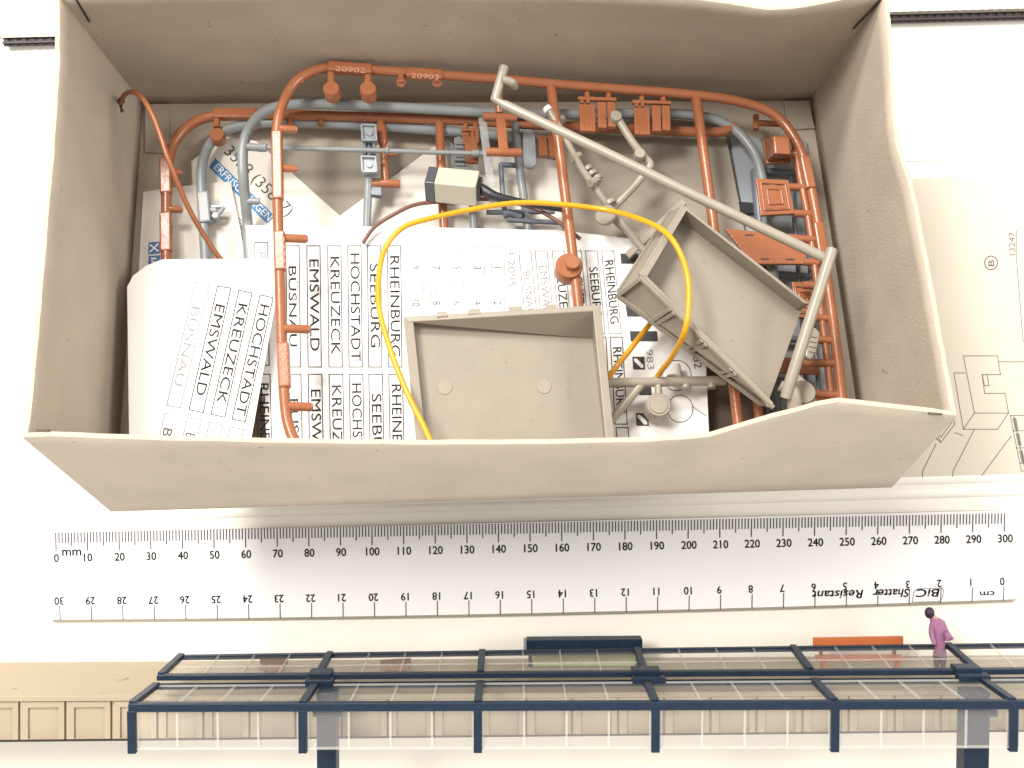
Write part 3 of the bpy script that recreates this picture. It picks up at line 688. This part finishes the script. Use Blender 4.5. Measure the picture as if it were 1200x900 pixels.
face_bar(R0, R1, B0, B1, 0, .06, 1, .06, .8, .6); face_bar(R0, R1, B0, B1, 0, .95, 1, .95, .8, .6)

# ---------------------------------------------------------------- beige runners and loose parts
r1 = thing('beige_rod', 'long slanting beige rod with a bent end, topmost across the pile', 'plastic rod', bp(780, 220, 26))
hr = lambda x: lerp(32, 40, (x - 580) / 400)
mb = MB(); bt(mb, [(591, 78, 34), (580, 117, hr(580)), (592, 123, hr(592)), (700, 174, hr(700)), (840, 242, hr(840)), (972, 305, hr(970))], 1.35, n=12, curve=0); mb.build('rod', M['beige_r'], r1, bevel=.2)
mb = MB(); bt(mb, [(588, 93, 34), (600, 97, 33), (603, 101, 31)], 1.2); mb.build('stub', M['beige_r'], r1)
mb = MB(); bt(mb, [(975, 293, 41), (973, 300, 41), (950, 372, 37), (926, 448, 32), (921, 466, 30)], 1.5, n=12, curve=0); mb.build('upright_rod', M['beige_r'], r1)
mb = MB(); bt(mb, [(925, 450, 30.5), (931, 470, 29), (930, 500, 26)], 1.9, n=14); bt(mb, [(914, 452, 27), (936, 462, 27)], 1.5); mb.build('joint', M['beige_r'], r1)
mb = MB(); disc(mb, 942, 459, 22, 26, 3.2); setp(mb.build('loose_disc', M['beige_r']), 'round beige cap beside the foot of the upright beige rod', 'plastic disc')
mb = MB(); slab(mb, [(932, 435), (950, 450), (960, 480), (955, 500), (925, 505)], 20, 2); setp(mb.build('beige_plate', M['beige_r'], bevel=.3), 'flat beige piece beneath the round cap by the front wall', 'plastic part')
mb = MB(); slab(mb, [(947, 386), (956, 384), (961, 390), (957, 412), (950, 421), (944, 417)], 23, 2.2)
for k in range(4): bar(mb, bp(947, 393 + k*6, 23.2), bp(957, 395 + k*6, 23.2), .5, .5, BN)
setp(mb.build('ribbed_beige_part', M['beige_r'], bevel=.4), 'small ribbed beige part on the right hand orange rail', 'plastic part')
# segmented rod
r2 = thing('jointed_beige_rod', 'jointed beige rod with knobs and a white tip, ending at a round disc', 'plastic rod', bp(680, 190, 12))
mb = MB(); bt(mb, [(644, 130, 20), (660, 158, 19), (680, 195, 17), (716, 246, 14), (760, 300, 12)], 1.05); mb.build('rod', M['beige_r'], r2)
mb = MB(); bt(mb, [(640, 126, 20.4), (643, 130, 20.3)], 1.3); mb.build('white_tip', M['paper'], r2)
for x, y, r in ((649, 139, 1.7), (653, 146, 1.7), (657, 141, 1.6), (662, 165, 1.6), (676, 185, 2.0), (689, 198, 1.5), (694, 204, 1.7), (700, 209, 1.5), (697, 214, 2.0), (715, 238, 1.9)):
    mb = MB(); c = bp(x, y, 17.5 - (x - 650) * .05); ax = (bp(x + 6, y + 9, 17) - bp(x, y, 17)).normalized(); tube(mb, [c - ax * .6, c + ax * .6], r, n=10, curve=0); mb.build('knob', M['beige_r'], r2, bevel=.2)
for x, y, dx, dy in ((676, 184, -7, 2), (697, 212, -6, 3)):
    mb = MB(); bt(mb, [(x, y, 17), (x + dx, y + dy, 18)], 1.2); mb.build('side_peg', M['beige_r'], r2)
mb = MB(); ax = (BN + Vector((-.55, .05, 0))).normalized(); disc(mb, 709, 251, 15, 16.2, 3.1, n=24, axis=ax); mb.build('round_disc', M['beige_r'], r2)
mb = MB(); bt(mb, [(722, 136, 19), (740, 165, 18), (754, 183, 17), (762, 192, 16.5), (758, 200, 16), (740, 222, 14), (712, 250, 12)], 1.15, curve=3)
r3 = setp(mb.build('bent_beige_strut', M['beige_r']), 'thin beige strut bent like an elbow between the hanging orange panels', 'plastic strut')
mb = MB(); disc(mb, 722, 135, 18, 20.6, 1.7, n=12); disc(mb, 750, 179, 16, 19.6, 1.6, n=12); mb.build('knob', M['beige_r'], r3)
for nm, a, b, lab in (('beige_strut', (712, 250, 11), (760, 292, 9), 'short beige strut running from the round disc towards the askew tray'), ('beige_strut', (735, 300, 11), (802, 236, 14), 'beige strut rising to the top corner of the askew tray')):
    mb = MB(); bar(mb, bp(*a), bp(*b), 2.0, 1.4, BN); setp(mb.build(nm, M['beige_r'], bevel=.2), lab, 'plastic strut')
# lower beige runner
r4 = thing('beige_runner', 'beige runner with a round pad between the two trays, over the lettered sheet', 'plastic sprue', bp(770, 455, 12))
mb = MB(); bt(mb, [(700, 449, 16), (850, 446, 15)], 1.35, n=12); mb.build('rod', M['beige_r'], r4)
mb = MB(); bt(mb, [(752, 450, 15.5), (706, 505, 14)], 1.15, n=12); mb.build('side_rod', M['beige_r'], r4)
mb = MB(); bt(mb, [(771, 448, 15.5), (772, 464, 15.5)], 1.0); disc(mb, 772, 474, 11, 16.8, 3.3, n=24); disc(mb, 772, 474, 16, 17.1, 2.5, n=24); mb.build('round_pad', M['beige_r'], r4)
for x in (803, 833):
    mb = MB(); bt(mb, [(x, 448, 15), (x + 1, 455, 15)], 1.3); mb.build('stub', M['beige_r'], r4)
mb = MB(); bt(mb, [(790, 446, 14), (794, 428, 12)], lambda t: 2.6 - 1.8 * t, n=14); setp(mb.build('pale_cone', M['paper2']), 'small pale cone just above the beige runner, below the yellow wire', 'plastic part')

# ---------------------------------------------------------------- lamp and wires
lp = thing('miniature_lamp', 'small ivory box lamp with a dark square face and black tapering stem', 'model lamp', bp(525, 218, 14))
ln = BN; hL = 23
def hexa(mb, near, far):    # two px quads with heights
    a = [bp(*p) for p in near]; b = [bp(*p) for p in far]
    mb.add(a + b, [[3, 2, 1, 0], [4, 5, 6, 7], [0, 1, 5, 4], [1, 2, 6, 5], [2, 3, 7, 6], [3, 0, 4, 7]])
mb = MB(); hexa(mb, [(510, 198, 20), (495, 205, 12), (495, 233, 12), (511, 231, 20)], [(556, 201, 21), (562, 208, 13), (560, 238, 13), (556, 235, 21)]) if False else None
# body as a prism lying on its side: cross-section square turned, long axis along the image x
ax0, ax1 = bp(507, 216, 14), bp(560, 221, 15)
lt = (ax1 - ax0).normalized(); ls = lt.cross(BN).normalized(); lu = ls.cross(lt).normalized()
ls2 = (ls * math.cos(.35) + lu * math.sin(.35)); lu2 = (lu * math.cos(.35) - ls * math.sin(.35))
def bx(mb, c0, c1, s):
    vs = []
    for c in (c0, c1):
        for i, j in ((-1, -1), (1, -1), (1, 1), (-1, 1)): vs.append(c + ls2 * (i * s) + lu2 * (j * s))
    mb.add(vs, [[3, 2, 1, 0], [4, 5, 6, 7], [0, 1, 5, 4], [1, 2, 6, 5], [2, 3, 7, 6], [3, 0, 4, 7]])
lt_keep = lt
mb = MB(); bx(mb, ax0 + lt * 1.2, ax1, 3.6); mb.build('lamp_body', M['lampb'], lp, bevel=.35)
mb = MB(); bx(mb, ax0 - lt * 1.6 , ax0 + lt * 1.2, 3.55); mb.build('lamp_face', M['lampf'], lp, bevel=.3)
mb = MB(); bx(mb, ax1, ax1 + lt * 1.0, 2.4); tube(mb, [ax1 + lt * .8, bp(590, 233, 15.5), bp(662, 246, 14)], lambda t: 1.7 - .9 * t, n=12, curve=4); mb.build('stem', M['black'], lp)

def wire(name, pts, r, m, label):
    pts = [(x + (random.uniform(-1, 1) if 0 < i < len(pts) - 1 else 0), y + (random.uniform(-1, 1) if 0 < i < len(pts) - 1 else 0), h) for i, (x, y, h) in enumerate(pts)]
    mb = MB(); bt(mb, pts, r, n=10, curve=8); return setp(mb.build(name, m), label, 'wire')
wire('yellow_wire', [(510, 530, 35), (497, 500, 34.5), (478, 462, 33.5), (457, 412, 32), (445, 360, 30), (444, 320, 28), (452, 290, 27), (472, 268, 27), (505, 255, 26.5), (560, 244, 25), (610, 238, 24), (660, 240, 24), (712, 246, 24.5), (752, 257, 33), (782, 275, 38), (800, 303, 40), (808, 340, 41), (803, 385, 39), (789, 415, 28), (773, 437, 18), (768, 445, 14)], .76, M['yellow'], 'yellow insulated wire coiled in a big loop over both trays')
wire('yellow_wire', [(768, 372, 14), (758, 384, 16), (738, 410, 17), (716, 438, 17), (702, 456, 12)], .76, M['yellow'], 'short straight run of yellow wire emerging between the two beige trays')
bw = wire('brown_wire', [(141, 121, 16.5), (146, 110, 22), (156, 108, 26), (168, 117, 28), (181, 141, 29), (199, 190, 28), (222, 245, 20), (248, 290, 12), (264, 312, 9.5), (275, 330, 8.8)], .72, M['brown'], 'brown insulated wire springing from the hole in the left wall')
mb = MB(); bt(mb, [(143, 117, 17), (140, 121, 16.2), (139, 127, 15.2), (142, 132, 14.5)], 1.0); mb.build('black_plug', M['black'], bw)
wire('brown_wire', [(425, 285, 9.5), (438, 266, 10.5), (460, 251, 12), (490, 240, 12), (530, 235, 10), (575, 234, 10), (620, 242, 11), (650, 257, 12), (680, 280, 12)], .6, M['dbrown'], 'thin dark brown wire passing under the small lamp')

# ---------------------------------------------------------------- ruler
RZ = 2.6
rl = thing('ruler', 'white plastic thirty centimetre ruler with black scales lying before the box', 'ruler', zp(620, 665, 0))
FX = lambda u, v: (lerp(lerp(53, 1181, u), lerp(57, 1192, u), v), lerp(lerp(626, 598, u), lerp(729, 705, u), v) + 4.5 * v * (1 - (2*u-1)**2))
pts = []
c = .006
edge = [(c, 0), (1 - c, 0), (1 - c*.3, .02), (1, .07), (1, .95), (1 - c*.3, .99), (1 - c, 1)] + [(1 - k/12, 1) for k in range(1, 12)] + [(c, 1), (c*.3, .98), (0, .94), (0, .07), (c*.3, .02)]
mb = MB(); top = [zp(*FX(u, v * .972), RZ) for u, v in edge]
prism(mb, top, Z1, 1.7); mb.m = [0] + [0] + [1] * (len(mb.f) - 2); rbody = mb.build('ruler_body', [M['ruler'], M['ruler_e']], rl)
mb = MB(); vs = []
for k in range(25):
    u = lerp(.004, .996, k / 24); p, q = zp(*FX(u, .972), RZ), zp(*FX(u, 1.0), .9); vs += [p, q, Vector((q.x, q.y, .3))]
mb.add(vs, [[3*k, 3*k+1, 3*k+4, 3*k+3] for k in range(24)] + [[3*k+1, 3*k+2, 3*k+5, 3*k+4] for k in range(24)]); mb.build('bevelled_edge', M['ruler_e'], rl)
sr = lambda x, y: zp(x, y, RZ + .08)
mt = MB(); mn = MB()
X0, X1, Y0, Y1 = 65.2, 1177.3, 625, 602
for k in range(301):
    u = k / 300; x = lerp(X0, X1, u); y = lerp(Y0, Y1, u) + .6 * (1 - (2*u-1)**2) * 0
    ln_ = 20.5 if k % 10 == 0 else (15 if k % 5 == 0 else 11)
    stroke(mt, sr, [(x, y), (x + ln_ * .02 * (1 - 2*u), y + ln_)], 1.35)
GOFF[0] = 0; _tc.clear(); WT[0] = .26
def wr(mb, s, x, y, w_, h_, fl=False, sl=0):
    ang = -0.0206
    d = Vector((math.cos(ang), math.sin(ang)))
    if fl: write(mb, s, sr, Vector((x, y)) + d * w_ / 2, Vector((x, y)) - d * w_ / 2, h_, slant=sl)
    else: write(mb, s, sr, Vector((x, y)) - d * w_ / 2, Vector((x, y)) + d * w_ / 2, h_, slant=sl)
for k in range(0, 301, 10):
    u = k / 300; x = lerp(X0, X1, u) + 1; y = lerp(Y0, Y1, u) + 33.5
    write_nat(mn, str(k), sr, (x, y), -.0206, 9.3)
wr(mn, 'mm', 84, 651, 22, 10.5)
XB0, XB1, YB0, YB1 = 70.5, 1176, 731, 708
for k in range(31):
    u = k / 30; x = lerp(XB0, XB1, u); y = lerp(YB0, YB1, u) + 3.7 * (1 - (2*u-1)**2); n = str(30 - k)
    stroke(mt, sr, [(x - .6 + 1.2*u, y - 20.5), (x, y - 4)], 1.15)
    write_nat(mn, n, sr, (x - 1.5, y - 31), math.pi - .0206, 8.8)
wr(mn, 'cm', 1157, 693, 17, 6.8, fl=True)
WT[0] = .32
wr(mn, 'Shatter', 1045, 690.5, 42, 9.5, fl=True, sl=.25); wr(mn, 'Resistant', 982, 692, 59, 9.5, fl=True, sl=.25); wr(mn, 'BiC', 1088, 690.5, 26, 9, fl=True, sl=.25)
stroke(mn, sr, [(1069, 705.5), (1071, 694), (1075, 690), (1104, 689), (1106, 692), (1104, 702), (1100, 705)], .7, True)
WT[0] = 0
mt.build('scale_marks', M['ink_r'], rbody)['kind'] = 'stuff'; mn.build('scale_numbers', M['ink_r'], rbody)['kind'] = 'stuff'

# ---------------------------------------------------------------- platform lying on its back
ZF = 37.0
pt = thing('model_platform', 'tan model railway platform strip with panelled side under the glazed canopy', 'model platform', zp(600, 800, 0))
def fx(x, v): return zp(x, lerp(820 - .007 * x, 868 - .010 * x, v), ZF)
xs0, xs1 = -193.5, 1350
a0, a1, b0, b1 = fx(xs0, 0), fx(xs1, 0), fx(xs0, 1), fx(xs1, 1)
mb = MB()
dn = Vector((0, 0, -ZF + .1)); q = [a0, a1, b1, b0]
top = [p - Z1 * .9 for p in q]; bot = [Vector((p.x, p.y, .05)) for p in q]
mb.add(top + bot, [[3, 2, 1, 0], [4, 5, 6, 7], [0, 1, 5, 4], [1, 2, 6, 5], [2, 3, 7, 6], [3, 0, 4, 7]])
mb.build('platform_deck', M['plat'], pt)
mb = MB(); bar(mb, fx(xs0, -.03) - Z1 * .2, fx(xs1, -.03) - Z1 * .2, 1.6, 1.6, Z1); mb.build('deck_edge', M['plat'], pt, bevel=.2)
k = 0; x = xs0
while x < xs1 - 30:
    x0, x1 = x + 1.4, x + 52.6; mb = MB()
    def ring(u0, u1, v0, v1): return [fx(lerp(x0, x1, u0), v0), fx(lerp(x0, x1, u1), v0), fx(lerp(x0, x1, u1), v1), fx(lerp(x0, x1, u0), v1)]
    o_ = ring(0, 1, .06, .98); i_ = ring(.17, .87, .20, .97)
    up_ = [p + Z1 * 0 for p in o_]; ii = [p + Z1 * 0 for p in i_]; il = [p - Z1 * .7 for p in i_]; ol = [p - Z1 * .85 for p in o_]
    mb.add(up_ + ii + il + ol, [[0, 4, 5, 1], [1, 5, 6, 2], [2, 6, 7, 3], [3, 7, 4, 0], [4, 8, 9, 5], [5, 9, 10, 6], [6, 10, 11, 7], [7, 11, 8, 4], [8, 11, 10, 9], [0, 1, 13, 12], [1, 2, 14, 13], [2, 3, 15, 14], [3, 0, 12, 15]])
    mb.build('side_panel', M['plat'], pt)
    x += 54; k += 1
mb = MB(); bar(mb, fx(xs0, 1.03) - Z1 * .9, fx(xs1, 1.03) - Z1 * .9, .5, .8, Z1); mb.build('base_shadow', M['dark'], pt)  # dark bar standing in for the shadow under the panelled side
# small marks on the deck side facing the box
for px, py, z in ((142, 796, 18), (16, 810, 27)):
    mb = MB(); yy = a0.y + .12
    c = zp(px, py, z); tube(mb, [Vector((c.x, a0.lerp(a1, (c.x - a0.x) / (a1.x - a0.x)).y - .1, z)), Vector((c.x, a0.lerp(a1, (c.x - a0.x) / (a1.x - a0.x)).y + .25, z))], 2.0 if px > 100 else .8, n=18, curve=0)
    mb.build('mould_mark', M['plat'], pt)

# ---------------------------------------------------------------- glazed canopy
zB, zC, zF2 = 19.0, 40.0, 62.0
def cvx(i, row): return ([222, 390, 571, 752, 932, 1110, 1290] if row == 0 else [155, 355, 560, 768, 978, 1187, 1395])[i]
cx3 = [zp(cvx(i, 1), 826, zF2).x for i in range(7)]
def yb(x): return zp(600, 765 - (x) * .055, zB).y
def yc(x): return zp(600, 796 - (x) * .03, zC).y
def yf(x): return zp(600, 827 - (x) * .015, zF2).y
def yl(x): return zp(600, 880 - (x) * .01, zF2).y
cn = thing('glazed_canopy', 'dark blue framed station canopy with clear panes lying across the bottom', 'model canopy', (0, yc(0), zC))
Y1v = Vector((0, 1, 0))
def seg(fn, z, wy, wz, dz=0, dy=0):
    mb = MB(); x0, x1 = cx3[0], cx3[6]
    vs = Vector((x0 - .8, fn(x0) + dy, z + dz)), Vector((x1 + .8, fn(x1) + dy, z + dz))
    bar(mb, vs[0], vs[1], wz, wy, Y1v); return mb.build('beam', M['blue'], cn, bevel=.2)
seg(yb, zB, 1.5, 1.6)
seg(yf, zF2, 2.3, 2.0)
seg(yc, zC, 1.6, 2.2, dz=-1.5, dy=.9); seg(yc, zC, 1.3, 2.4, dz=1.5, dy=-.9)
for i, x in enumerate(cx3):
    mb = MB(); bar(mb, (x, yb(x) + .4, zB - .8), (x, yc(x) + 1.4, zC - 2), 2.0, 1.6, Y1v); mb.build('rafter', M['blue'], cn, bevel=.2)
    mb = MB(); bar(mb, (x, yc(x) - .2, zC + 2), (x, yf(x) + .9, zF2 - .2), 2.1, 1.5, Y1v); mb.build('rafter', M['blue'], cn, bevel=.2)
    mb = MB(); bar(mb, (x, yf(x) - .8, zF2 + .25), (x, yl(x) - .2, zF2 + .25), 2.2, 1.8, Z1); mb.build('fascia_post', M['blue'], cn, bevel=.15)
for i in range(6):
    xa, xb = cx3[i] + 1.1, cx3[i+1] - 1.1
    for k in range(4):
        u0, u1 = xa + (xb - xa) * k / 4, xa + (xb - xa) * (k + 1) / 4
        def quad(fa, za, fb, zb_, oa, ob, nrm, th):
            mb = MB(); prism(mb, [Vector((u0, fa(u0) + oa, za)), Vector((u1, fa(u1) + oa, za)), Vector((u1, fb(u1) + ob, zb_)), Vector((u0, fb(u0) + ob, zb_))], nrm, th); return mb.build('pane', M['clear'], cn)
        quad(yb, zB + .8, yc, zC - 2.6, .2, .9, Y1v, .5)
        quad(yc, zC + 2.7, yf, zF2 - 1.0, -.6, .3, Y1v, .5)
        quad(yf, zF2 - .2, yl, zF2 - .2, -1.2, .6, Z1, .6)
    for k in range(0, 5):
        u = xa + (xb - xa) * k / 4 + (.25 if k == 0 else (-.25 if k == 4 else 0))
        mb = MB()
        if 0 < k < 4:
            bar(mb, (u, yb(u) + .55, zB + .8), (u, yc(u) + 1.2, zC - 2.6), .45, .5, Y1v)
            bar(mb, (u, yc(u) - .3, zC + 2.7), (u, yf(u) + .6, zF2 - 1.0), .45, .5, Y1v)
        bar(mb, (u, yf(u) - 1.2, zF2 + .1), (u, yl(u) + .6, zF2 + .1), .6, .5, Z1)
        mb.build('pane_rib', M['rib'], cn)
    mb = MB(); bar(mb, (xa, yl(xa) + .9, zF2 + .15), (xb, yl(xb) + .9, zF2 + .15), .8, .5, Y1v); bar(mb, (xa, yc(xa) - .2, zC + 3.2), (xb, yc(xb) - .2, zC + 3.2), .5, .5, Y1v)
    bar(mb, (xa, (yb(xa) + yc(xa)) / 2 + .6, (zB + zC) / 2), (xb, (yb(xb) + yc(xb)) / 2 + .6, (zB + zC) / 2), .35, .4, Y1v)
    mb.build('pane_rib', M['rib'], cn)
for i, (px, wide) in enumerate(((377, 6.5), (762, 8), (1142, 7.5))):
    c = zp(px, 795 - (3 if i else 0), zC + 2)
    mb = MB(); bar(mb, (c.x - wide/2 - .8, yc(c.x) + 1.4, zC - 1.8), (c.x + wide/2 - .8, yc(c.x) + 1.4, zC - 1.8), 4.8, 2.0, Y1v); bar(mb, (c.x - wide/2 - 1.2, yc(c.x) + .2, zC + 2.0), (c.x + wide/2 + .2, yc(c.x) + .2, zC + 2.0), 3.4, 2.2, Y1v)
    mb.build('joint_block', M['blue'], cn, bevel=.3)
for px, w_ in ((384, 5.4), (1141, 7.0)):
    p0 = zp(px, 812, 47); p1 = zp(px, 905, 47)
    mb = MB(); bar(mb, (p0.x, p0.y + 1, 47), (p0.x, p1.y - 38, 47), w_, 6, Z1); mb.build('column', M['blue'], cn, bevel=.5)
    mb = MB(); bar(mb, (p0.x + .4, zp(px, 832, 50.5).y, 50.4), (p0.x + .4, zp(px, 840, 50.5).y, 50.4), w_ + 2.5, 1.2, Z1); mb.build('column_bracket', M['blue'], cn, bevel=.3)

# ---------------------------------------------------------------- things standing on the platform
def deck_y(x): return a0.lerp(a1, (x - a0.x) / (a1.x - a0.x)).y + .95
# blue framed notice board
kx0, kx1, kz = zp(617, 750, 12).x, zp(752, 750, 12).x, 12
nb_ = thing('notice_board', 'dark blue framed board showing above the canopy back beam, left of centre', 'notice board', ((kx0 + kx1) / 2, deck_y(0), kz))
ytop = zp(680, 748, kz).y
mb = MB(); bar(mb, (kx0, ytop - 2.2, kz), (kx1, ytop - 1.9, kz), 4.6, 4.4, Z1 if False else Y1v); mb.build('board_frame', M['blue'], nb_, bevel=.2)
mb = MB(); bar(mb, (kx0 + 2, (ytop + deck_y(0)) / 2 - 2, kz), (kx1 - 2, (ytop + deck_y(0)) / 2 - 2, kz), 1.0, ytop - deck_y(0) - 5, Y1v); mb.build('board_panel', M['green'], nb_)
mb = MB(); bar(mb, (kx0 - .9, ytop - 2.4, kz), (kx0 - .05, ytop - 2.4, kz), 4.0, 4.0, Y1v); mb.build('end_cap', M['grey'], nb_)
for x in (kx0 + 1.2, kx1 - 1.2):
    mb = MB(); bar(mb, (x, deck_y(x), kz), (x, ytop - 4, kz), 1.2, 1.2, Z1); mb.build('leg', M['blue'], nb_)
# orange bench
def bench(x0p, x1p, z, ytp, name, label, m):
    x0, x1 = zp(x0p, ytp, z).x, zp(x1p, ytp, z).x; yt = zp((x0p + x1p) / 2, ytp, z).y; yd = deck_y(x0)
    b = thing(name, label, 'bench', ((x0 + x1) / 2, yd, z), 'orange benches on the platform')
    mb = MB(); bar(mb, (x0, yt - 1.4, z), (x1, yt - .9, z), 1.2, 2.6, Y1v); mb.build('backrest', m, b, bevel=.15)
    ys = yd + (yt - yd) * .38
    mb = MB(); bar(mb, (x0 + .5, ys, z + 2.4), (x1 - .5, ys, z + 2.4), 4.6, .9, Y1v); mb.build('seat', m, b, bevel=.15)
    for x in (x0 + 2.5, x1 - 2.5):
        mb = MB(); bar(mb, (x, yd, z + 2), (x, ys - .3, z + 2), 1, 3, Z1); bar(mb, (x, ys, z - .3), (x, yt - 2, z - .3), 1, .8, Z1); mb.build('leg', m, b)
bench(953, 1058, 14, 747, 'orange_bench', 'orange bench with its back rising above the canopy, left of the purple figure', M['orangeb'])
bench(305, 337, 12, 771, 'orange_bench', 'small orange bench seen through the canopy panes of the leftmost bay', M['redb'])
bench(446, 482, 12, 773, 'orange_bench', 'small orange bench seen through the panes of the second canopy bay', M['redb'])

# miniature person, about 22 mm tall, its feet on the deck
fz = 20.0
hd = zp(1089, 718, fz); 
def fig():
    yd = deck_y(hd.x); Ht = hd.y - yd
    J = {}
    X = hd.x
    P_ = [((X + 3.3, yd + Ht * .52, fz), 2.1),      # 0 pelvis root
          ((X + 3.0, yd + Ht * .66, fz), 1.9), ((X + 2.3, yd + Ht * .80, fz + .3), 2.2), ((X + 1.5, yd + Ht * .90, fz + .1), 1.1), ((X + .5, yd + Ht * .965, fz), .9), ((X + .1, yd + Ht * 1.0, fz), 1.25), ((X - .15, yd + Ht * 1.04, fz), .9),
          ((X + 4.2, yd + Ht * .30, fz + .4), 1.4), ((X + 4.3, yd + Ht * .06, fz + .2), .75), ((X + 4.4, yd + Ht * .02, fz + 1.6), .6),
          ((X + 2.7, yd + Ht * .30, fz - .6), 1.4), ((X + 2.8, yd + Ht * .06, fz - .9), .75), ((X + 2.8, yd + Ht * .02, fz + .5), .6),
          ((X + 4.0, yd + Ht * .82, fz + .3), 1.1), ((X + 4.8, yd + Ht * .68, fz + .6), 1.0), ((X + 5.0, yd + Ht * .60, fz + 1.8), .9), ((X + 4.5, yd + Ht * .55, fz + 2.6), .55),
          ((X + .7, yd + Ht * .80, fz + .3), 1.1), ((X + .5, yd + Ht * .66, fz + .5), .9), ((X + .9, yd + Ht * .54, fz + 1.4), .75), ((X + 1.2, yd + Ht * .48, fz + 1.9), .55)]
    E_ = [(0, 1), (1, 2), (2, 3), (3, 4), (4, 5), (5, 6), (0, 7), (7, 8), (8, 9), (0, 10), (10, 11), (11, 12), (2, 13), (13, 14), (14, 15), (15, 16), (2, 17), (17, 18), (18, 19), (19, 20)]
    org = Vector((X + 3, yd, fz))
    me = bpy.data.meshes.new('s'); me.from_pydata([tuple(Vector(p) - org) for p, r in P_], E_, []); o = bpy.data.objects.new('s', me); sc.collection.objects.link(o)
    m = o.modifiers.new('k', 'SKIN'); m.use_smooth_shade = True
    for d, (p, r) in zip(me.skin_vertices[0].data, P_): d.radius = (r, r * .85)
    me.skin_vertices[0].data[0].use_root = True
    o.modifiers.new('b', 'SUBSURF').levels = 2
    dg = bpy.context.evaluated_depsgraph_get(); m2 = bpy.data.meshes.new_from_object(o.evaluated_get(dg))
    bpy.data.objects.remove(o)
    m2.transform(Matrix.Scale(S, 4)); m2.name = 'body'
    m2.materials.clear(); m2.materials.append(M['pink']); m2.materials.append(M['skin']); m2.materials.append(M['dark'])
    for p in m2.polygons:
        y = p.center.y / S; p.use_smooth = True
        p.material_index = 1 if y > Ht * .92 else (2 if y < Ht * .28 else 0)
    pr_ = thing('person', 'tiny standing figure in a purple coat with dark hair behind the canopy', 'person', org)
    b = bpy.data.objects.new('body', m2); sc.collection.objects.link(b); b.parent = pr_; ORG[b.name] = org
    mb = MB(); c = Vector((X - .1, yd + Ht * 1.005, fz + .45))
    n1, n2 = 12, 8; vs = []; fs = []
    for j in range(n2 + 1):
        for i in range(n1):
            t1 = math.pi * j / n2; p1 = 2*math.pi*i/n1; vs.append(c + Vector((1.5*math.sin(t1)*math.cos(p1), 1.75*math.cos(t1), 1.35*math.sin(t1)*math.sin(p1))))
    for j in range(n2):
        for i in range(n1): fs.append([j*n1+i, j*n1+(i+1) % n1, (j+1)*n1+(i+1) % n1, (j+1)*n1+i])
    mb.add(vs, fs, 0, True); mb.build('hair', M['hair'], pr_)
    mb = MB(); tube(mb, [Vector((X + 4.8, yd + Ht * .62, fz + 1.6)), Vector((X + 5.9, yd + Ht * .66, fz + 1.8))], lambda t: 1.5, n=12, curve=0); mb.build('handbag', M['pink'], pr_, bevel=.5)
fig()
